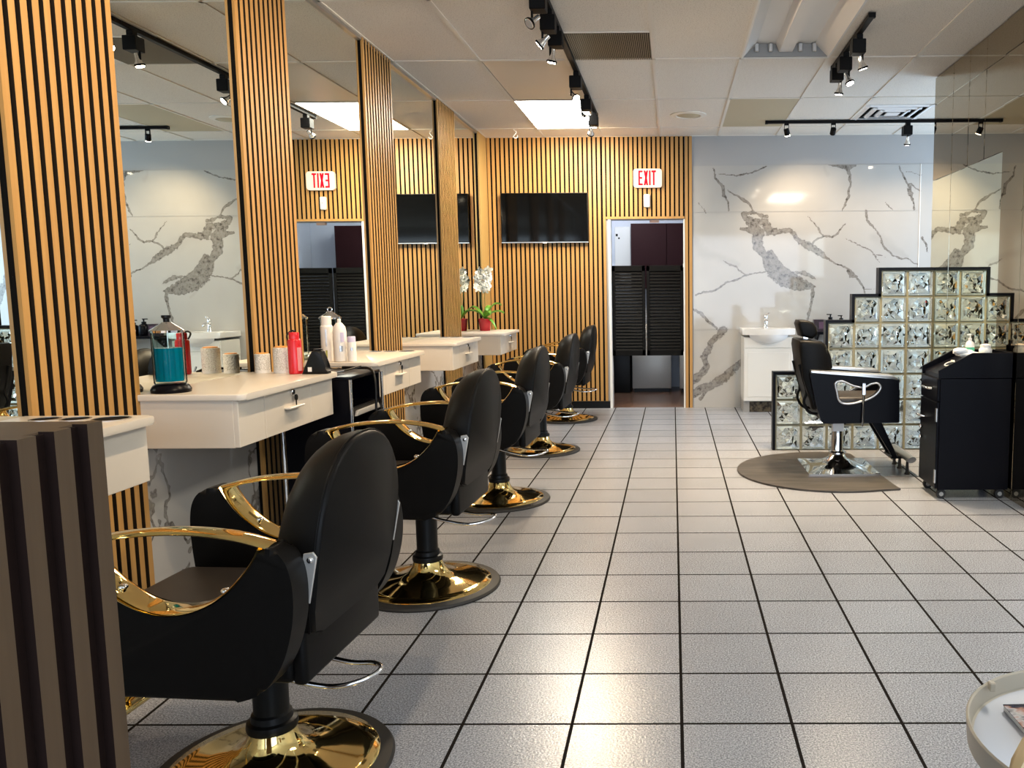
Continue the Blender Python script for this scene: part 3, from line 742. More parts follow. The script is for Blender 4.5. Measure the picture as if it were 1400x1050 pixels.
def bottle(x, y, z, label, prof, capprof, mb=M_WHITEPL, mc=M_WHITEPL, prints=(), cat='bottle', name='hair_product_bottle'):
    t = thing(name, label, cat, (x, y, z))
    MB().lathe(prof, 32).build('body', mb, t)
    MB().lathe(capprof, 28).build('cap', mc, t)
    for (r, a0, a1, z0, z1, mm) in prints:
        p = MB(); n = 8
        for i in range(n):
            q = [a0 + (a1 - a0) * j / n for j in (i, i + 1)]
            p.quad([(r * math.cos(q[0]), r * math.sin(q[0]), z0), (r * math.cos(q[1]), r * math.sin(q[1]), z0), (r * math.cos(q[1]), r * math.sin(q[1]), z1), (r * math.cos(q[0]), r * math.sin(q[0]), z1)])
        p.build('print', mm, t)
    return t
bottle(-1.845, 4.425, ZT, 'tallest white hair spray bottle with a ribbed cap', [(.028, 0), (.031, .004), (.031, .185), (.026, .192)], [(.026, .190), (.026, .236), (.023, .240)],
       prints=[(.0315, -1.5, -1.2, .02, .06, M_OLIVE), (.0315, -1.45, -1.25, .08, .17, M_STEEL)])
bottle(-1.765, 4.395, ZT, 'white hair spray bottle with rounded shoulders, between two others', [(.031, 0), (.035, .004), (.035, .160), (.030, .185), (.016, .203), (.012, .206)], [(.010, .204), (.010, .222), (.007, .226)],
       prints=[(.0355, -1.1, -.55, .105, .155, M_LILAC), (.0355, -1.3, -.8, .055, .085, M_STEEL)])
bottle(-1.700, 4.385, ZT, 'short white bottle with a lilac cap, at the desk front', [(.020, 0), (.023, .004), (.023, .100), (.021, .104)], [(.021, .103), (.021, .130), (.019, .133)], mc=M_LILAC,
       prints=[(.0235, -1.5, -.9, .06, .075, M_STEEL)])

# hair tool rail with hanging cord on the near edge of the bottle desk
t = thing('tool_rail', 'chrome hook rail hanging below the near edge of the bottle desk', 'rail', (-1.75, 4.315, ZT - .03))
MB().rod((-.19, 0, 0), (.17, 0, 0), .006, 10).build('rail', M_CHROME, t)
hb = MB()
for x in (-.15, -.11, -.06): hb.tube(smooth_path([(x, 0, .005), (x, -.02, -.004), (x, -.024, -.025), (x, -.012, -.036)], 4), .003, 8)
hb.build('hook', M_CHROME, t)
sb = MB()
for x in (-.17, .15): sb.box(x - .006, x + .006, -.006, .019, -.004, .006)
sb.build('bracket', M_CHROME, t)
o = MB().tube(smooth_path([(-1.70, 4.25, .874), (-1.62, 4.22, .875), (-1.535, 4.18, .872), (-1.492, 4.13, .82), (-1.482, 4.10, .66), (-1.485, 4.10, .55), (-1.49, 4.12, .45)], 7), .0065, 8).build('cord', M_BLACK)
tag(o, 'black appliance cord looping down the open side of the drawer trolley', 'cord')
o = MB().tube(smooth_path([(-1.70, 3.90, .88), (-1.66, 3.92, .872), (-1.60, 4.0, .878), (-1.55, 4.10, .892)], 6), .005, 8).build('curling_wand', M_CHROME)
tag(o, 'thin chrome curling wand lying across the top of the drawer trolley', 'curling wand')

# black drawer trolley between the desks
t = thing('drawer_trolley', 'black drawer trolley with chrome posts standing between two desks', 'trolley', (-1.67, 3.87, 0))
# local: x right, y away
MB().box(-.165, .15, 0, .014, .07, .845, .002, 1).build('side_panel', M_LACQ, t, 0)
MB().box(-.165, .15, .386, .40, .07, .845, .002, 1).build('side_panel', M_LACQ, t, 0)
MB().box(-.165, -.150, .014, .386, .07, .845).build('back_panel', M_LACQ, t, 0)
MB().box(-.165, .155, .0, .40, .845, .862, .004, 2).build('top', M_LACQ, t)
MB().box(-.15, .15, .014, .386, .07, .09).build('bottom_shelf', M_LACQ, t, 0)
for x, y in ((-.172, -.008), (.158, -.008), (.158, .408), (-.172, .408)): MB().rod((x, y, .06), (x, y, .85), .008, 12).build('post', M_CHROME, t)
for z in (.18, .34, .50, .66):
    d = MB(); d.box(-.14, .15, .02, .38, z, z + .008); d.box(.135, .15, .02, .38, z, z + .05); d.box(-.14, .15, .02, .03, z, z + .05); d.box(-.14, .15, .37, .38, z, z + .05)
    dd = d.build('tray', M_BLACK, t, 0)
    MB().prism([(.04, z + .01), (.36, z + .01), (.34, z + .035), (.06, z + .035)], 'x', .15, .165, .004, 2).build('tray_lip', M_GREY, dd)
for x, y in ((-.13, .04), (.12, .04), (.12, .36), (-.13, .36)):
    MB().lathe([(.028, -.012), (.03, -.008), (.03, .008), (.028, .012)], 20, (x, y, .03), Matrix.Rotation(PI / 2, 3, 'X')).box(x - .008, x + .008, y - .008, y + .008, .03, .075).build('caster', M_RUBBER, t)

# orchid
t = thing('potted_orchid', 'white orchid in a red pot on the farthest desk', 'plant', (-1.845, 8.17, ZT - .018))
MB().lathe([(.048, 0), (.050, .004), (.062, .118), (.059, .120), (.054, .112), (.0, .105)], 36, caps=False).build('pot', M_REDPOT, t)
MB().lathe([(.0, .100), (.055, .104)], 24, caps=False).build('soil', M_RUBBER, t)
def leaf(ang, L, W, lift, droop):
    b = MB(); n = 12; rows = []
    for i in range(n + 1):
        u = i / n; w = W * (math.sin(PI * min(.97, u * .93 + .05))) ** .75; r = L * u
        z = .115 + lift * math.sin(u * PI * .62) - droop * u * u
        row = []
        for k in (-1, 0, 1):
            y = k * w; zz = z + abs(k) * .014
            row.append(b.bm.verts.new((r * math.cos(ang) - y * math.sin(ang), r * math.sin(ang) + y * math.cos(ang), zz)))
        for k in (1, 0, -1):
            y = k * w; zz = z + abs(k) * .014 - .003
            row.append(b.bm.verts.new((r * math.cos(ang) - y * math.sin(ang), r * math.sin(ang) + y * math.cos(ang), zz)))
        rows.append(row)
    for a, c in zip(rows, rows[1:]):
        for k in range(6): b.bm.faces.new((a[k], a[(k + 1) % 6], c[(k + 1) % 6], c[k]))
    b.bm.faces.new(rows[0]); b.bm.faces.new(rows[-1][::-1])
    return b
for ang, L, W, lf, dr in ((2.9, .17, .024, .13, .02), (.4, .16, .026, .16, .02), (-.15, .19, .024, .09, .03), (1.2, .12, .022, .12, .0), (-1.0, .15, .022, .10, .05), (3.6, .16, .02, .10, .03), (-.6, .15, .014, .02, .12)):
    leaf(ang, L * 1.05, W * 1.45, lf, dr).build('leaf', M_LEAF, t, 70)
for s in (-1, 1):
    MB().tube(smooth_path([(0, s * .01, .11), (s * .012 - .01, s * .015, .25), (s * .02 - .015, s * .02, .38), (s * .035 - .005, s * .02, .56)], 6), .003, 8).build('stem', M_STEM, t)
def flower(c, yaw, tilt, sz):
    b = MB(); R = Matrix.Rotation(yaw, 3, 'Z') @ Matrix.Rotation(tilt, 3, 'X')
    for k in range(5):
        a = PI / 2 + 2 * PI * k / 5; w = .62 if k in (0, 2, 3) else .95
        ring = []; n = 8
        cv = b.bm.verts.new(Vector(c) + R @ Vector((math.cos(a) * sz * .5, -.004, math.sin(a) * sz * .5)))
        for i in range(n):
            q = 2 * PI * i / n
            u = .52 * sz + .5 * sz * math.cos(q); v = .46 * sz * w * math.sin(q)
            p = Vector((math.cos(a) * u - math.sin(a) * v, .006 * math.cos(2 * q), math.sin(a) * u + math.cos(a) * v))
            ring.append(b.bm.verts.new(Vector(c) + R @ p))
        for i in range(n): b.bm.faces.new((cv, ring[i], ring[(i + 1) % n]))
    b.ball(Vector(c) + R @ Vector((0, -.008, 0)), sz * .2, seg=8)
    return b
fr_ = random.Random(3)
for i in range(17):
    s = -1 if i % 2 else 1; u = i / 16
    c = (s * (.030 + .022 * fr_.random()) - .008 + .02 * (u - .5), -.02 + .03 * fr_.random() - .015, .405 + .185 * u)
    flower(c, fr_.uniform(-.7, .7), fr_.uniform(-.4, .4), .044 + .008 * fr_.random()).build('flower', M_PETAL, t, 0, recalc=False)

# ------------------------------------------------------------------ things on the back wall
t = thing('television', 'black wall television on the slatted back wall', 'television', (-1.335, YB - .033, 1.76))
MB().box(-.456, .456, -.045, .0, 0, .515, .006, 2).build('body', M_BLACK, t)
MB().box(-.449, .449, -.0462, -.044, .016, .508).build('screen', M_SCREEN, t, 0)
MB().box(-.456, .456, -.048, -.044, .0, .010, .001, 1).build('bottom_trim', M_STEEL, t, 0)
MB().box(-.02, .02, -.050, -.046, -.006, .008).build('badge', M_WHITEPL, t, 0)
MB().box(-.15, .15, 0, .008, .15, .38).build('wall_bracket', M_TRACK, t, 0)

t = thing('exit_sign', 'lit red and white exit sign above the doorway', 'sign', (-.254, YB - .025, 2.322))
MB().prism(rrect(-.148, .148, 0, .19, .025, 5), 'y', -.045, 0, .006, 2).build('housing', M_EXITBOX, t)
def letter(x0, polys):
    b = MB()
    for p in polys: b.prism([(x0 + q[0], .022 + q[1]) for q in p], 'y', -.0475, -.044)
    return b
hh, ww, st = .150, .047, .0175
E_ = [[(0, 0), (st, 0), (st, hh), (0, hh)], [(st, 0), (ww, 0), (ww, st * 1.1), (st, st * 1.1)], [(st, hh - st * 1.1), (ww, hh - st * 1.1), (ww, hh), (st, hh)], [(st, hh / 2 - st * .55), (ww * .88, hh / 2 - st * .55), (ww * .88, hh / 2 + st * .55), (st, hh / 2 + st * .55)]]
X_ = [[(0, 0), (st * 1.1, 0), (ww, hh), (ww - st * 1.1, hh)], [(ww - st * 1.1, 0), (ww, 0), (st * 1.1, hh), (0, hh)]]
I_ = [[(0, 0), (st, 0), (st, hh), (0, hh)]]
T_ = [[(ww / 2 - st / 2, 0), (ww / 2 + st / 2, 0), (ww / 2 + st / 2, hh - st * 1.1), (ww / 2 - st / 2, hh - st * 1.1)], [(0, hh - st * 1.1), (ww, hh - st * 1.1), (ww, hh), (0, hh)]]
for x, L in ((-.097, E_), (-.041, X_), (.014, I_), (.040, T_)): letter(x, L).build('letter', M_EXITRED, t, 0)

t = thing('motion_sensor', 'small white motion sensor below the exit sign', 'sensor', (-.265, YB - .025, 2.12))
MB().box(-.033, .033, -.04, 0, 0, .135, .012, 3).build('body', M_OFFW, t)
MB().lathe([(.004, 0), (.004, .002)], 12, (.006, -.042, .07), Matrix.Rotation(PI / 2, 3, 'X')).build('indicator', M_BLACK, t)

# swing doors
def saloon(x0, x1, label):
    t = thing('swing_door', label, 'door', ((x0 + x1) / 2, YB + .05, .56)); h = (x1 - x0) / 2; H = .96
    f = MB(); f.box(-h, -h + .035, -.014, .014, 0, H, .003, 1); f.box(h - .035, h, -.014, .014, 0, H, .003, 1); f.box(-h, h, -.014, .014, 0, .06, .003, 1); f.box(-h, h, -.014, .014, H - .06, H, .003, 1)
    f.build('frame', M_LOUV, t, 0)
    lv = MB(); n = 25
    for i in range(n):
        z = .07 + (H - .14) * i / (n - 1)
        lv.prism([(-.012, z - .016), (-.008, z - .018), (.012, z + .012), (.008, z + .015)], 'x', -h + .033, h - .033)
    lv.build('louvres', M_LOUV, t, 0)
    return t
saloon(-.648, -.294, 'left black louvred swing door hanging in the doorway')
saloon(-.280, .116, 'right black louvred swing door hanging in the doorway')
hb = MB()
for z in (.56, 1.50): hb.box(.112, .124, YB + .03, YB + .07, z, z + .04)
struct(hb.build('door_2', M_WHITE, smooth=0))

# back room furniture
t = thing('wall_cabinet', 'dark maroon two-door cabinet high in the room behind the doorway', 'cabinet', (-.18, 10.45, 1.28))
MB().box(-.335, .45, 0, .38, 0, .80).build('body', M_MAROON, t, 0)
for a, b_ in ((-.335, .105), (.111, .45)): MB().box(a, b_, -.018, 0, .0, .80, .002, 1).build('door', M_MAROON, t, 0)
t = thing('fridge', 'small grey refrigerator below the swing doors', 'fridge', (-.265, 10.25, 0))
MB().box(-.24, .24, .03, .55, .045, .85, .006, 2).build('body', M_FRIDGE, t)
MB().box(-.24, .24, 0, .028, .05, .85, .006, 2).build('door', M_FRIDGE, t)
MB().box(-.22, .22, .05, .5, 0, .045).build('plinth', M_BLACK, t, 0)
t = thing('fridge', 'narrow grey appliance at the right of the doorway, mostly hidden', 'fridge', (.29, 10.2, 0))
MB().box(-.21, .30, 0, .55, .05, .85, .008, 2).build('body', M_FRIDGE, t)
MB().box(-.19, .28, .02, .5, 0, .05).build('plinth', M_BLACK, t, 0)
o = MB().box(-.86, -.53, 10.2, 10.8, .0, .84, .006, 2).build('appliance', M_BLACK); tag(o, 'black boxy appliance left of the grey refrigerator', 'appliance')
t = thing('fuse_box', 'white electrical panel on the wall of the back room', 'electrical panel', (-.64, 10.84, 1.35))
MB().box(-.10, .10, -.03, 0, 0, .72, .004, 1).build('cover', M_WHITE, t, 0)
MB().box(-.085, -.06, -.034, -.028, .60, .63).box(-.055, -.035, -.034, -.028, .565, .585).build('mark', M_BLACK, t, 0)
t = thing('telephone', 'grey wall telephone just inside the doorway', 'telephone', (-.735, 10.8, 1.42))
MB().box(-.05, .05, -.04, .0, 0, .15, .006, 2).box(-.045, .04, -.07, -.04, .10, .14, .006, 2).build('body', M_GREY, t)
t = thing('door_hook', 'tan door stop fixed under the head of the doorway', 'door stop', (-.19, YB + .06, DZ - .03))
MB().box(-.05, .05, -.02, .02, 0, .03, .004, 1).build('block', mat('skin_tan', (.72, .46, .33), .5), t)

# vanity with basin
t = thing('vanity', 'white vanity basin with chrome tap standing against the marble wall', 'vanity', (.975, 8.51, 0))
b = MB(); b.box(-.25, .25, .0, .38, .115, .775, .003, 1); b.build('cabinet', M_GLOSSW, t, 0)
for a, b_ in ((-.215, .215),):
    d = MB(); d.box(a - .03, b_ + .03, -.016, 0, .12, .66, .003, 1); d.box(a, b_, -.020, -.014, .16, .62, .004, 1); d.build('door', M_GLOSSW, t, 0)
MB().box(-.245, .245, -.014, 0, .665, .772, .003, 1).build('front_rail', M_GLOSSW, t, 0)
MB().box(-.19, .25, .03, .36, 0, .115).build('plinth', M_DKMARB, t, 0)
MB().box(-.25, -.19, .02, .36, 0, .115).build('foot', M_GREY, t, 0)
top = []
for i in range(33):
    u = i / 32; x = -.268 + .536 * u; top.append((x, -.035 - .075 * math.sin(PI * u) ** 1.2))
top += [(.268, .375), (-.268, .375)]
bs = MB().prism(top, 'z', .80, .862, .008, 3)
n = 20; prev = None; rings = []
for j in range(8):
    f = j / 7; r = [((-.20 + .40 * i / n) * math.cos(f * PI / 2 * .96), -.10 * math.sin(PI * i / n) * math.cos(f * PI / 2 * .9) - .022 + .02 * f, .805 - .095 * math.sin(f * PI / 2)) for i in range(n + 1)]
    rings.append([bs.bm.verts.new(p) for p in r])
for a, c in zip(rings, rings[1:]):
    for i in range(n): bs.bm.faces.new((a[i], a[i + 1], c[i + 1], c[i]))
bs.build('basin', M_CERAM, t, 50)
hole = MB(); hole.lathe([(.15, .8625), (.145, .8632), (.13, .8628), (.0, .8622)], 40, (0, 0, 0), None, False)
hole.move(Matrix.Translation((0, .09, 0)) @ Matrix.Diagonal((1.25, .85, 1, 1))); hole.build('bowl', M_CERAM, t)
fc = MB(); fc.lathe([(.026, .862), (.024, .872), (.018, .876), (.017, .95), (.020, .955), (.020, .985), (.012, .992)], 24, (0, .26, 0)); fc.tube(smooth_path([(0, .26, .93), (.0, .20, .945), (0, .15, .93), (0, .145, .915)], 5), .011, 12)
fc.tube([(0, .262, .985), (.01, .28, 1.0), (.035, .25, 1.01)], .006, 10); fc.build('tap', M_CHROME, t, 60)

# shelf with bottles at the back
t = thing('wall_shelf', 'black wall shelf carrying bottles, behind the headrest of the barber chair', 'shelf', (1.72, YB - .01, .79))
MB().box(-.29, .36, -.26, 0, 0, .028, .003, 1).build('board', M_LACQ, t)
for x in (-.2, .25): MB().prism([(0, 0), (-.2, 0), (0, -.12)], 'x', x - .01, x + .01).build('bracket', M_TRACK, t, 0)
for v in (): pass
t = thing('product_box', 'dark purple product carton on the black wall shelf', 'carton', (1.53, 8.74, .818))
MB().box(-.06, .06, -.04, .04, 0, .125, .002, 1).build('carton', mat('dark_purple_card', (.022, .010, .018), .3), t)
MB().box(-.008, .04, -.042, -.039, .03, .10).build('print', mat('purple_print', (.10, .05, .09), .4), t, 0)
def pump(x, y, z, label, mb, mp, s=1.0, r=.05, h=.15, prints=()):
    t = thing('pump_bottle', label, 'pump bottle', (x, y, z))
    MB().lathe([(r * .95, 0), (r, .004), (r, h * .72), (r * .8, h * .88), (r * .35, h), (r * .35, h * 1.05)], 32).build('body', mb, t)
    p = MB(); p.lathe([(r * .42, h * 1.02), (r * .42, h * 1.14), (r * .14, h * 1.16), (r * .14, h * 1.32)], 20); p.box(-r * .75, r * .25, -r * .18, r * .18, h * 1.32, h * 1.40, .003, 1)
    p.build('pump', mp, t)
    for (z0, z1, mm) in prints:
        q = MB(); q.lathe([(r * 1.004, h * z0), (r * 1.004, h * z1)], 32, caps=False); q.build('label_band', mm, t)
    return t
pump(1.645, 8.73, .818, 'squat black pump bottle on the wall shelf, right of the purple carton', M_LACQ, M_BLACK, r=.055, h=.13)
pump(1.76, 8.74, .818, 'dark pump bottle on the wall shelf, farthest from the purple carton', M_LACQ, M_BLACK, r=.05, h=.12)

# ------------------------------------------------------------------ glass block partition
YP, XP0, PX, PZ = 6.50, .79, .2015, .1995
t = thing('glass_block_wall', 'stepped glass block partition with black edging behind the barber chair', 'partition', (XP0, YP, 0))
rows = [6, 6, 6, 5, 4, 3, 2]
def block_mesh():
    b = MB(); n = 5; hw, e, D = .0905, .076, .036; r = random.Random(12)
    for s in (-1, 1):
        g = [[None] * (n + 1) for _ in range(n + 1)]
        for i in range(n + 1):
            for j in range(n + 1):
                x, z = -e + 2 * e * i / n, -e + 2 * e * j / n
                edge = i in (0, n) or j in (0, n)
                u, v = abs(i - n / 2) / (n / 2), abs(j - n / 2) / (n / 2)
                star = .016 * abs(u - v) - .008
                dy = 0 if edge else star + r.uniform(-.013, .013)
                jx, jz = (0, 0) if edge else (r.uniform(-.008, .008), r.uniform(-.008, .008))
                g[i][j] = b.bm.verts.new((x + jx, s * (D - .006) + s * dy, z + jz))
        for i in range(n):
            for j in range(n):
                q = (g[i][j], g[i + 1][j], g[i + 1][j + 1], g[i][j + 1])
                if (i + j) % 2: b.bm.faces.new((q[0], q[1], q[2])); b.bm.faces.new((q[0], q[2], q[3]))
                else: b.bm.faces.new((q[0], q[1], q[3])); b.bm.faces.new((q[1], q[2], q[3]))
        ring = [g[i][0] for i in range(n + 1)] + [g[n][j] for j in range(1, n + 1)] + [g[i][n] for i in range(n - 1, -1, -1)] + [g[0][j] for j in range(n - 1, 0, -1)]
        outer = [b.bm.verts.new((v.co.x * hw / e, s * D, v.co.z * hw / e)) for v in ring]
        m = len(ring)
        for i in range(m): b.bm.faces.new((ring[i], ring[(i + 1) % m], outer[(i + 1) % m], outer[i]))
        if s == -1: first = outer
        else:
            for i in range(m): b.bm.faces.new((first[i], first[(i + 1) % m], outer[(i + 1) % m], outer[i]))
    return b
proto = None
mort = MB()
for k, nb in enumerate(rows):
    for i in range(nb):
        x1 = XR - XP0 - .002 - PX * i; x0 = x1 - PX; z0 = PZ * k
        loc = ((x0 + x1) / 2, 0, z0 + PZ / 2)
        if proto is None: o = proto = block_mesh().build('glass_block', M_BLOCK, t, 0)
        else: o = proto.copy(); COL.objects.link(o); o.parent = t
        o.location = loc; o.rotation_euler = (0, 0 if (i + k) % 2 else PI, 0)
        mort.box(x0, x0 + .0102, -.03, .03, z0, z0 + PZ); mort.box(x1 - .0102, x1, -.03, .03, z0, z0 + PZ)
        mort.box(x0 + .0102, x1 - .0102, -.03, .03, z0, z0 + .009); mort.box(x0 + .0102, x1 - .0102, -.03, .03, z0 + PZ - .009, z0 + PZ)
mort.build('mortar', M_CAULK, t, 0)
ed = MB(); W = XR - XP0 - .002
for k, nb in enumerate(rows):
    xl = W - PX * nb; up = rows[k + 1] if k < 6 else 0
    ed.box(xl - .022, xl, -.044, .044, PZ * k, PZ * (k + 1) + (.022 if up < nb else 0))
    if up < nb: ed.box(xl, W - PX * up, -.044, .044, PZ * (k + 1), PZ * (k + 1) + .022)
    if k: pass
ed.build('edging', M_LACQ, t, 0)

# ------------------------------------------------------------------ barber chair, mat
o = None
m_ = MB(); pts = []
cxm, cym, rm = 1.075, 5.69, .632
a0 = math.acos((1.345 - cxm) / rm)
for i in range(61):
    a = a0 + (2 * PI - 2 * a0) * i / 60; pts.append((cxm + rm * math.cos(a), cym + rm * math.sin(a)))
m_.prism([(p[0], p[1]) for p in pts[:-1]] + [(1.42, 5.12)], 'z', 0, .012, .004, 2)
tag(m_.build('floor_mat', M_MAT), 'dark anti-fatigue mat under the barber chair', 'mat')

t = thing('barber_chair', 'black barber chair with headrest and chrome square base', 'chair', (1.15, 5.775, .012))
# local: faces +x, near side is -y
ZB = -.012
b = MB(); pr = [(.262, 0), (.262, .008), (.20, .020), (.12, .040), (.07, .07), (.05, .105), (.046, .11)]
rr = []
for r, z in pr:
    k = min(1, max(0, (r - .05) / .21)); ring = []
    for i in range(40):
        a = 2 * PI * i / 40; ca, sa = math.cos(a), math.sin(a); q = max(abs(ca), abs(sa)); sq = 1 / q
        f = (1 - k) + k * sq
        ring.append(b.bm.verts.new((r * .92 * ca * f, r * 1.04 * sa * f, z)))
    rr.append(ring)
for a, c in zip(rr, rr[1:]):
    for i in range(40): b.bm.faces.new((a[i], a[(i + 1) % 40], c[(i + 1) % 40], c[i]))
b.bm.faces.new(rr[0][::-1]); b.bm.faces.new(rr[-1]); b.build('base', M_CHROME, t, 40)
MB().lathe([(.06, .10), (.062, .11), (.045, .118), (.042, .125), (.042, .33)], 32).build('pole', M_CHROME, t)
MB().box(-.05, .05, -.06, .06, .31, .37, .01, 2).rod((-.06, -.06, .34), (.06, -.06, .34), .012).build('pump_housing', M_BLACK, t)
MB().box(-.045, .03, -.068, -.062, .265, .335).build('tag', M_PAPER, t, 0)
# side panels with kidney opening
outl = [(-.145, .362), (.352, .366), (.360, .376), (.356, .55), (.350, .655), (.338, .664), (.30, .672), (-.17, .70), (-.235, .705), (-.24, .69), (-.20, .50), (-.165, .385)]
outl = [(x, z + ZB) for x, z in outl]
hole = smooth_path([(-.055, .575, 0), (-.065, .635, 0), (-.02, .648, 0), (.05, .618, 0), (.12, .605, 0), (.17, .628, 0), (.215, .632, 0), (.235, .600, 0), (.20, .553, 0), (.13, .517, 0), (.03, .495, 0), (-.035, .51, 0), (-.055, .575, 0)], 4)[:-1]
hole = [(p[0] - .005, p[1] + ZB) for p in hole]
def holed_panel(y0, y1):
    b = MB()
    for y in (y0, y1):
        ov = [b.bm.verts.new((x, y, z)) for x, z in outl]; hv = [b.bm.verts.new((x, y, z)) for x, z in hole]
        es = [b.bm.edges.new((ov[i], ov[(i + 1) % len(ov)])) for i in range(len(ov))] + [b.bm.edges.new((hv[i], hv[(i + 1) % len(hv)])) for i in range(len(hv))]
        bmesh.ops.triangle_fill(b.bm, edges=es, use_beauty=True)
        if y == y0: O0, H0 = ov, hv
    for A, B in ((O0, ov), (H0, hv)):
        for i in range(len(A)): b.bm.faces.new((A[i], A[(i + 1) % len(A)], B[(i + 1) % len(A)], B[i]))
    return b
for s in (-1, 1):
    y0, y1 = sorted((s * .20, s * .265))
    sp = holed_panel(y0, y1).build('side_panel', M_LACQ, t, 0)
    MB().tube([(x, s * .262, z) for x, z in hole], (.006, .008), 8, True, flat=(0, 1, 0)).build('opening_trim', M_STEEL, sp, 60)
    MB().prism([(-.235, .700 + ZB), (.30, .668 + ZB), (.34, .652 + ZB), (.345, .664 + ZB), (.30, .688 + ZB), (-.235, .722 + ZB)], 'y', min(s * .185, s * .272), max(s * .185, s * .272), .006, 2).build('armrest', M_STEEL, t, 40)
MB().box(-.17, .345, -.20, .20, .37, .455, .015, 3).build('seat_frame', M_VINYL, t)
MB().box(-.14, .36, -.197, .197, .44, .52, .03, 4).build('seat', M_SEAT, t)
bk = MB(); bk.prism([(-.215, .44), (-.20, .43), (-.12, .44), (-.10, .60), (-.085, .68), (-.10, .745), (-.11, .80), (-.12, .87), (-.15, .895), (-.27, .905), (-.30, .90), (-.305, .86), (-.275, .65)], 'y', -.20, .20, .022, 3); bk.build('backrest', M_VINYL, t, 45)
hp = MB(); hp.prism([(-.155, .70), (-.10, .68), (-.075, .72), (-.085, .79), (-.115, .86), (-.15, .88)], 'y', -.185, .185, .015, 3); hp.build('lumbar_cushion', M_VINYL, t, 45)
hd = MB(); hd.prism([(-.275, .925), (-.20, .908), (-.165, .94), (-.17, .985), (-.195, 1.02), (-.24, 1.035), (-.29, 1.035), (-.30, 1.01)], 'y', -.11, .11, .02, 3); hd.build('headrest', M_VINYL, t, 45)
MB().box(-.25, -.22, -.03, .03, .86, .95).build('headrest_post', M_CHROME, t, 0)
for s in (-1, 1):
    MB().tube(smooth_path([(-.295, s * .15, .74), (-.262, s * .15, .62), (-.245, s * .15, .55), (-.262, s * .15, .48), (-.22, s * .15, .41), (-.13, s * .15, .40)], 6), .010, 10).build('recline_frame', M_TRACK, t, 60)
MB().rod((.115, -.285, .60), (.108, -.288, .335), .007, 10).box(.10, .125, -.295, -.278, .545, .625, .003, 1).build('recline_lever', M_CHROME, t)
for s in (-1, 1):
    MB().prism([(.19, .37), (.265, .37), (.40, .085), (.365, .085)], 'y', s * .085 - .014, s * .085 + .014, .003, 1).build('footrest_arm', M_LACQ, t, 0)
MB().box(.355, .455, -.10, .10, .076, .092, .004, 1).build('footrest_plate', M_LACQ, t, 0)
fb = MB(); fb.tube([(.448, -.27, .10), (.448, .22, .10)], (.030, .020), 16, flat=(1, 0, .35)); fb.build('footrest_bar', M_STEEL, t)
for y in (-.19, .0, .14): MB().lathe([(.020, -.012), (.012, .004), (.009, .085)], 14, (.44, y, 0)).build('footrest_peg', M_RUBBER, t)

# ------------------------------------------------------------------ black rolling cabinet
t = thing('rolling_cabinet', 'black rolling salon cabinet on casters beside the mirrored wall', 'cabinet', (1.79, 4.89, 0))
X0, X1 = -.215, .205; D = .33
MB().box(X0, X1, 0, D, .058, .726, .002, 1).build('body', M_LACQ, t, 0)
side = [(X0 - .012, .728), (X1, .728), (X1, .878), (-.03, .878), (X0 - .012, .775)]
for y0, y1 in ((-.004, .014), (D - .014, D + .004)): MB().prism(side, 'y', y0, y1, .002, 1).build('side_wing', M_LACQ, t, 0)
MB().prism([(X0, .728), (X1, .728), (X1, .835), (-.03, .835), (X0, .752)], 'y', .014, D - .014).build('top_tray', M_LACQ, t, 0)
MB().box(X1 - .014, X1, .014, D - .014, .728, .878).build('rear_wing', M_LACQ, t, 0)
d = MB().box(X0 - .016, X0, .004, D - .004, .592, .724, .002, 1).build('drawer', M_LACQ, t, 0)
MB().tube(smooth_path([(X0 - .016, .10, .66), (X0 - .04, .12, .66), (X0 - .044, .165, .66), (X0 - .04, .21, .66), (X0 - .016, .23, .66)], 4), .008, 10).build('handle', M_CHROME, d, 60)
d = MB().box(X0 - .016, X0, .004, D - .004, .065, .586, .002, 1).build('door', M_LACQ, t, 0)
MB().tube(smooth_path([(X0 - .016, .24, .47), (X0 - .045, .25, .475), (X0 - .05, .29, .48)], 4), .007, 10).build('handle', M_CHROME, d, 60)
MB().ball((X0 - .026, .28, .40), .011).ball((X0 - .026, .28, .335), .011).build('knob', M_CHROME, d, 60)
MB().box(X0 - .02, X0 - .014, -.002, .02, .47, .55).box(X0 - .02, X0 - .014, -.002, .02, .10, .18).build('hinge', M_STEEL, d, 0)
for x, y in ((X0 + .03, .03), (X1 - .04, .03), (X0 + .03, D - .04), (X1 - .04, D - .04)):
    c = MB(); c.lathe([(.026, -.012), (.029, -.008), (.029, .008), (.026, .012)], 22, (x, y, .029), Matrix.Rotation(PI / 2, 3, 'X')); c.box(x - .01, x + .01, y - .014, y + .014, .03, .06)
    cc = c.build('caster', M_RUBBER, t)
    MB().lathe([(.013, -.0145), (.013, .0145)], 16, (x, y, .029), Matrix.Rotation(PI / 2, 3, 'X')).build('hub', M_GREY, cc)
tz = .836
tw = MB(); rnd = random.Random(9)
for k in range(5):
    tw.ball((rnd.uniform(-.04, .04), rnd.uniform(-.03, .03), .018 + .012 * (k % 3)), .035, (1.3, 1.1, .55), 18)
for v in tw.bm.verts: v.co += Vector((rnd.uniform(-1, 1), rnd.uniform(-1, 1), rnd.uniform(-.3, 1))) * .004; v.co.z = max(0.001, v.co.z)
twl = tw.build('towel', mat('white_terry', (.82, .82, .80), .9), None, 80); twl.location = (1.775, 5.03, tz); tag(twl, 'crumpled white towel on top of the black rolling cabinet', 'towel')
pump(1.83, 5.14, tz, 'white pump bottle with a green label on the rolling cabinet', M_WHITEPL, M_WHITEPL, r=.027, h=.10, prints=[(.15, .6, M_GREEN)])
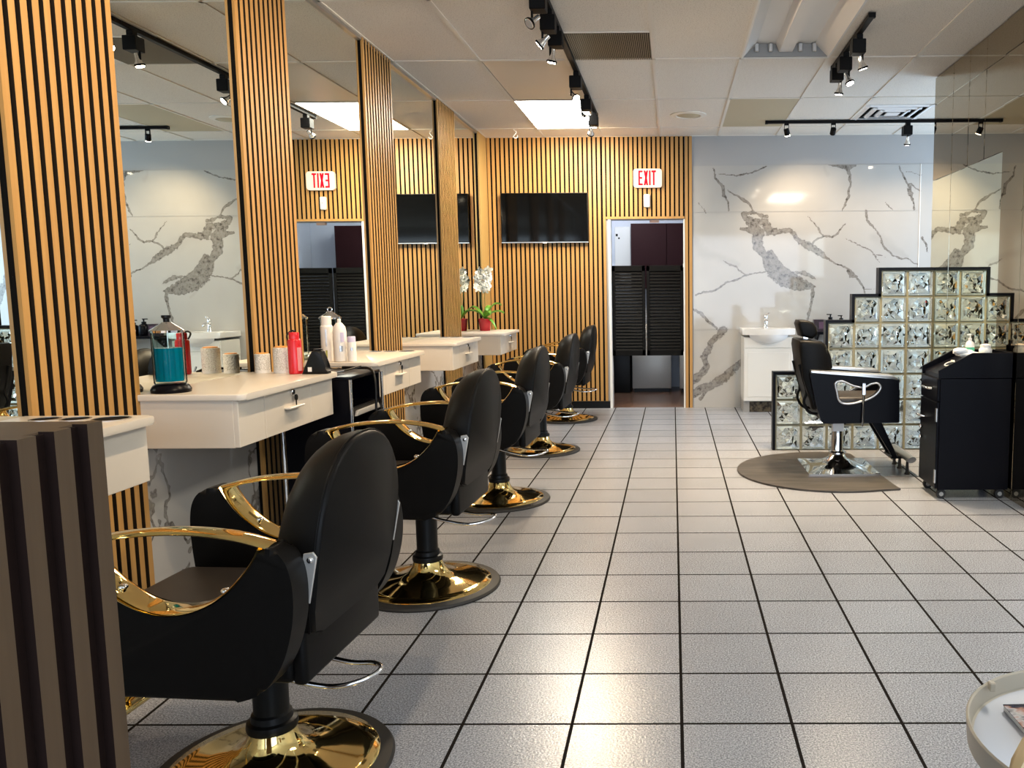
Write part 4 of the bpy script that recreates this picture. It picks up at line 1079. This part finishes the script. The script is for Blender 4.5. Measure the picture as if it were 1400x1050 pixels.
bottle(1.90, 5.07, tz, 'round white jar beside the green labelled pump bottle', [(.034, 0), (.038, .006), (.038, .05), (.030, .062)], [(.031, .060), (.031, .078), (.01, .084)], cat='jar', name='product_jar')
bottle(1.93, 5.14, tz, 'dark bottle at the mirror end of the rolling cabinet', [(.022, 0), (.024, .004), (.024, .07), (.012, .08)], [(.012, .078), (.012, .10), (.008, .104)], M_LACQ, M_BLACK)
hc = MB(); hc.tube([(.028 * math.cos(a), .05 * math.sin(a), .006) for a in [2 * PI * i / 24 for i in range(24)]], .004, 8, True); hc.tube([(.028, .0, .006), (.04, .03, .006), (.035, .07, .006)], .0035, 8)
hco = hc.build('hair_clip', M_WHITEPL, None, 60); hco.location = (1.665, 5.0, .80); hco.rotation_euler = (0, -.42, 0); tag(hco, 'white looped hair clip on the sloping tray of the cabinet', 'hair clip')

# ------------------------------------------------------------------ ceiling fittings
o = thing('ceiling_light', 'lit square-edged ceiling panel light beside the track by the back wall', 'ceiling light', (-1.031, 7.82, ZC))
MB().box(-.291, .291, -.598, .598, -.001, .010).build('diffuser', M_LED, o, 0)
f = MB(); f.box(-.303, -.291, -.61, .61, -.003, .02); f.box(.291, .303, -.61, .61, -.003, .02); f.box(-.291, .291, -.61, -.598, -.003, .02); f.box(-.291, .291, .598, .61, -.003, .02)
f.build('frame', M_TBAR, o, 0)
o = thing('ceiling_light', 'unlit ceiling panel light next to the lit one', 'ceiling light', (-1.031, 6.60, ZC))
MB().box(-.291, .291, -.598, .598, .002, .012).build('diffuser', M_UNLIT, o, 0)
f = MB(); f.box(-.303, -.291, -.61, .61, -.003, .02); f.box(.291, .303, -.61, .61, -.003, .02); f.box(-.291, .291, -.61, -.598, -.003, .02); f.box(-.291, .291, .598, .61, -.003, .02)
f.build('frame', M_TBAR, o, 0)
for px, py, lb in ((2.0, 2.93, 'lit ceiling panel overhead at the right, nearer than the mirrored wall, out of the picture'),):
    o = thing('ceiling_light', lb, 'ceiling light', (px, py, ZC - .004))
    MB().box(-.291, .291, -.598, .598, -.001, .006).build('diffuser', M_LED, o, 0)
o = thing('air_grille', 'brown ribbed air return grille in the ceiling beside the track', 'vent', (-.425, 5.69, ZC))
MB().box(-.29, .29, -.297, .297, .008, .014).build('backing', M_FELT, o, 0)
g = MB()
for i in range(46): x = -.288 + .576 * i / 45; g.box(x - .0035, x + .0035, -.297, .297, -.004, .008)
g.build('ribs', mat('grille_brown', (.20, .165, .11), .5), o, 0)
o = thing('ceiling_light', 'open fluorescent ceiling fitting without its cover, unlit', 'ceiling light', (.787, 5.378, ZC))
hs = MB()
hs.quad([(-.29, -.6, 0), (-.29, .6, 0), (-.20, .6, .09), (-.20, -.6, .09)]); hs.quad([(.29, -.6, 0), (.29, .6, 0), (.20, .6, .09), (.20, -.6, .09)])
hs.quad([(-.20, -.6, .09), (-.20, .6, .09), (.20, .6, .09), (.20, -.6, .09)])
hs.box(-.303, -.29, -.61, .61, -.004, .012); hs.box(.29, .303, -.61, .61, -.004, .012); hs.box(-.29, .29, .6, .61, -.004, .012); hs.box(-.29, .29, -.61, -.6, -.004, .012)
hs.build('housing', M_WHITE, o, 0)
for y in (-.59, .585):
    MB().prism([(-.29, .002), (.29, .002), (.20, .088), (-.20, .088)], 'y', y, y + .01).build('end_plate', M_GREY, o, 0)
MB().prism([(-.045, .03), (.045, .03), (.07, .088), (-.07, .088)], 'y', -.575, .575, .004, 1).build('ballast_cover', M_WHITE, o, 0)
for x in (-.20, -.105, .10, .195):
    for y in (-.57,  .565): MB().box(x - .014, x + .014, y - .012, y + .012, .03, .085, .004, 1).lathe([(.007, -.014), (.007, .014)], 12, (x, y, .045), Matrix.Rotation(PI / 2, 3, 'X')).build('lamp_socket', M_BRACK, o)
o = thing('ceiling_panel', 'plain tan panel in the ceiling grid beyond the fluorescent fitting', 'ceiling panel', (.787, 7.82, ZC))
MB().box(-.293, .293, -.6, .6, .001, .012).build('sheet', M_TAN, o, 0)
o = thing('ceiling_speaker', 'round flush ceiling speaker left of the tan ceiling panel', 'speaker', (.155, 7.86, ZC + .004))
MB().lathe([(.165, 0), (.165, -.006), (.115, -.012), (.11, -.006)], 40, caps=False).build('trim_ring', M_OFFW, o)
MB().lathe([(.11, -.005), (.08, -.012), (.03, -.016), (.0, -.016)], 36, caps=False).build('grille', M_TAN, o)
o = thing('air_diffuser', 'square white air diffuser with stepped louvres near the lateral track', 'vent', (2.0, 7.80, ZC))
for k, (a, z) in enumerate(((.297, 0), (.215, -.004), (.135, -.008), (.06, -.012))):
    q = MB(); w = .036 if k < 3 else .07
    if k < 3:
        q.prism([(-a, z), (-a + w, z - .012), (-a + w, z - .004), (-a, z + .008)], 'y', -a, a); q.prism([(a, z), (a - w, z - .012), (a - w, z - .004), (a, z + .008)], 'y', -a, a)
        q.prism([(-a, z), (-a + w, z - .012), (-a + w, z - .004), (-a, z + .008)], 'x', -a, a); q.prism([(a, z), (a - w, z - .012), (a - w, z - .004), (a, z + .008)], 'x', -a, a)
    else: q.box(-a, a, -a, a, z - .008, z)
    q.build('louvre', M_WHITE, o, 0)
MB().box(-.297, .297, -.297, .297, .012, .02).build('throat', M_FELT, o, 0)
o = MB().tube(smooth_path([(-.012, 0, 0), (-.006, 0, -.018), (.012, 0, -.03), (.004, 0, -.052), (-.016, 0, -.075), (.0, 0, -.092), (.02, 0, -.085), (.024, 0, -.066)], 5), .0045, 8).build('ceiling_hook', M_WHITEPL, None, 60)
o.location = (-1.546, 8.42, ZC); tag(o, 'white S-shaped hook hanging from the ceiling left of the lit panel', 'hook')

# track lighting
def head(loc, aim, label, kind='box', lit=True, energy=55, off=(-.05, 0)):
    t = thing('track_spotlight', label, 'spotlight', loc, 0, 'track spotlights')
    d = Vector(aim).normalized()
    q = Vector((0, 0, -1)).rotation_difference(d).to_matrix()
    if kind == 'box':
        MB().box(-.020, .020, -.024, .024, -.035, 0, .002, 1).build('neck', M_TRACK, t, 0)
        MB().box(-.048, .036, -.045, .045, -.118, -.033, .004, 1).build('adapter', M_TRACK, t)
        hx, hy = off
        MB().rod((hx * .8, hy, -.118), (hx * .8, hy, -.165), .0065, 8).build('stem', M_TRACK, t)
        P = Vector((hx * .5, hy, -.158))
    else:
        y = MB(); y.box(-.022, -.018, -.008, .008, -.075, 0); y.box(.018, .022, -.008, .008, -.075, 0); y.box(-.02, .02, -.012, .012, -.016, 0); y.build('yoke', M_TRACK, t, 0)
        P = Vector((0, 0, -.06))
    def L(prof, nm, mm, seg=24, caps=True, par=t):
        return MB().lathe([(r, -z) for r, z in prof], seg, P, q, caps).build(nm, mm, par, 50)
    if kind == 'box': bulb = L([(.012, -.03), (.013, 0), (.018, .014), (.028, .036), (.030, .044), (.027, .046)], 'bulb', M_BULBC)
    else: bulb = L([(.020, -.012), (.026, -.010), (.027, .05), (.024, .052)], 'can', M_TRACK)
    zf = .047 if kind == 'box' else .0525
    L([(.025, zf), (.023, zf + .003), (.0, zf + .004)], 'lens', M_BULB if lit else M_BULBOFF, caps=False, par=bulb)
    if kind == 'box': L([(.031, .036), (.032, .046), (.030, .048)], 'rim', M_TRACK, caps=False, par=bulb)
    if lit:
        sl = bpy.data.lights.new('spot', 'SPOT'); sl.energy = energy; sl.color = (1, .77, .51); sl.spot_size = math.radians(120); sl.spot_blend = .9; sl.shadow_soft_size = .02
        so = bpy.data.objects.new('spot_light', sl); COL.objects.link(so); so.parent = t
        so.location = P + q @ Vector((0, 0, -(zf + .02))); so.rotation_euler = Vector((0, 0, -1)).rotation_difference(d).to_euler()
    return t
def track(p0, p1, label):
    t = thing('track_rail', label, 'light track', ((p0[0] + p1[0]) / 2, (p0[1] + p1[1]) / 2, ZC - .002)); dx, dy = abs(p1[0] - p0[0]) / 2, abs(p1[1] - p0[1]) / 2
    MB().box(-max(dx, .018), max(dx, .018), -max(dy, .018), max(dy, .018), -.026, 0, .002, 1).build('rail', M_TRACK, t, 0)
    e = MB()
    for s in (-1, 1):
        if dy > dx: e.box(-.021, .021, s * dy - .012, s * dy + .012, -.029, 0)
        else: e.box(s * dx - .012, s * dx + .012, -.021, .021, -.029, 0)
    e.build('end_cap', M_TRACK, t, 0)
    return t
TX = -.685; ZR = ZC - .028
track((TX, .6), (TX, 7.72), 'long black ceiling track running above the styling chairs')
H1 = [(1.3, (-.75, .3, -.8), 1), (2.35, (-.9, .5, -.7), 1), (3.42, (-.85, .15, -.7), 1), (4.52, (-.55, -.5, -.6), 0), (4.87, (-.9, .1, -.75), 1), (5.17, (-.2, .1, -1), 1), (6.20, (.55, -.55, -.7), 1), (6.93, (.5, -.6, -.75), 1), (7.56, (-.25, .9, -.55), 1)]
HL = ['track spotlight nearest the camera on the long track, out of the picture', 'second track spotlight on the long track, out of the picture overhead', 'third track spotlight on the long track, seen only in the mirror',
      'unlit track spotlight at the upper picture edge, on the long track', 'lit track spotlight left of the brown air grille, aimed at the mirrors', 'lit track spotlight hanging straight down beside the brown air grille',
      'lit track spotlight beside the unlit ceiling panel', 'lit track spotlight beside the near end of the lit ceiling panel', 'last track spotlight at the far end of the long track']
for (y, aim, lit), lb in zip(H1, HL): head((TX, y, ZR), aim, lb, lit=bool(lit), energy=36 if y < 4 else 62)
track((1.15, 5.05), (1.18, 6.20), 'short black ceiling track beside the open fluorescent fitting')
for (y, aim), lb in zip([(5.38, (.35, .2, -1)), (5.78, (.35, -.3, -1)), (6.05, (-.1, .15, -1))], ['upper spotlight of the three on the short track', 'middle spotlight of the three on the short track', 'lowest spotlight of the three on the short track']):
    head((1.165, y, ZR), aim, lb, energy=85, off=(.03, 0))
track((.90, 8.14), (2.75, 8.14), 'black lateral ceiling track in front of the marble wall')
for (x, aim, kd, lit), lb in zip([(1.09, (.30, .42, -1), 'can', 1), (1.535, (.0, .7, -.5), 'can', 0), (2.24, (.05, .35, -1), 'box', 1), (2.62, (0, .3, -1), 'can', 1)],
    ['leftmost can spotlight on the lateral track, lit, over the vanity', 'unlit can spotlight on the lateral track, second from the vanity side', 'box spotlight with bare bulb on the lateral track', 'can spotlight on the lateral track beyond the mirrored wall']):
    head((x, 8.14, ZR), aim, lb, kd, bool(lit), 36 if x < 2 else 10, off=(0, 0))

# ------------------------------------------------------------------ foreground: slatted counter, side table, chair
t = thing('reception_counter', 'low brown slatted counter at the near left, cropped by the picture edge', 'counter', (-.70, 1.003, 0))
MB().box(-.42, -.020, -.9, 0, 0, 1.085).build('body', M_SLATDK, t, 0)
MB().box(-.020, -.012, -.9, 0, 0, 1.098).build('backing', M_FELTB, t, 0)
s = MB(); y = 0
for i in range(16): s.box(-.012 - .006, .0, -.0265 - .0535 * i, -.0535 * i, 0, 1.101, sides={2: 1, 3: 1 if i else 0})
s.build('slats', [M_SLATDK, M_FELTB], t, 0)
MB().box(-.43, -.018, -.9, 0.004, 1.085, 1.10, .002, 1).build('top', M_SLATDK, t, 0)

t = thing('side_table', 'round cream tray table at the lower right corner', 'table', (.766, 1.335, 0))
MB().lathe([(.0, .464), (.240, .464), (.250, .470), (.254, .50), (.257, .503), (.260, .500), (.257, .458), (.248, .450), (.0, .450)], 72, caps=False).build('rim', M_TABLE, t)
MB().lathe([(.0, .4655), (.238, .4655), (.246, .469)], 64, caps=False).build('tray', M_TRAY, t)
for k in range(3):
    a = PI + .25 + 2 * PI * k / 3
    MB().rod((.17 * math.cos(a), .17 * math.sin(a), .451), (.235 * math.cos(a), .235 * math.sin(a), 0), .013, 14).build('leg', M_TABLE, t)
MB().box(-.17, -.158, .17, .185, .495, .512, .002, 1).build('rim_tab', M_TABLE, t)
t = thing('magazine', 'glossy magazine lying on the round tray table', 'magazine', (.732, 1.355, .4665), .04)
MB().box(-.11, .11, -.14, .14, 0, .010, .001, 1).build('pages', M_PAPER, t, 0)
MB().box(-.111, .111, -.141, .141, .010, .0115).build('cover', M_MAG, t, 0)
t = thing('side_chair', 'tan shell-backed chair cropped by the lower right corner', 'chair', (.597, .825, 0), 0)
ol = [(-.20, .42)] + [(-.20 + .40 * i / 20,  .655 + .065 * (1 - abs(2 * i / 20 - 1) ** 3.2)) for i in range(21)] + [(.20, .42)]
bb = MB().prism(ol, 'y', .18, .205, .010, 3)
for v in bb.bm.verts: v.co.y += -.10 * (v.co.x / .2) ** 2 + .12 * (v.co.z - .42)
bb.build('backrest', M_SHELL, t, 50)
MB().box(-.20, .20, -.22, .20, .42, .445, .012, 3).build('seat', M_SHELL, t)
for x in (-.17, .17):
    for y in (-.18, .17): MB().rod((x, y, .42), (x * 1.15, y * 1.15, 0), .014, 12).build('leg', M_TABLE, t)
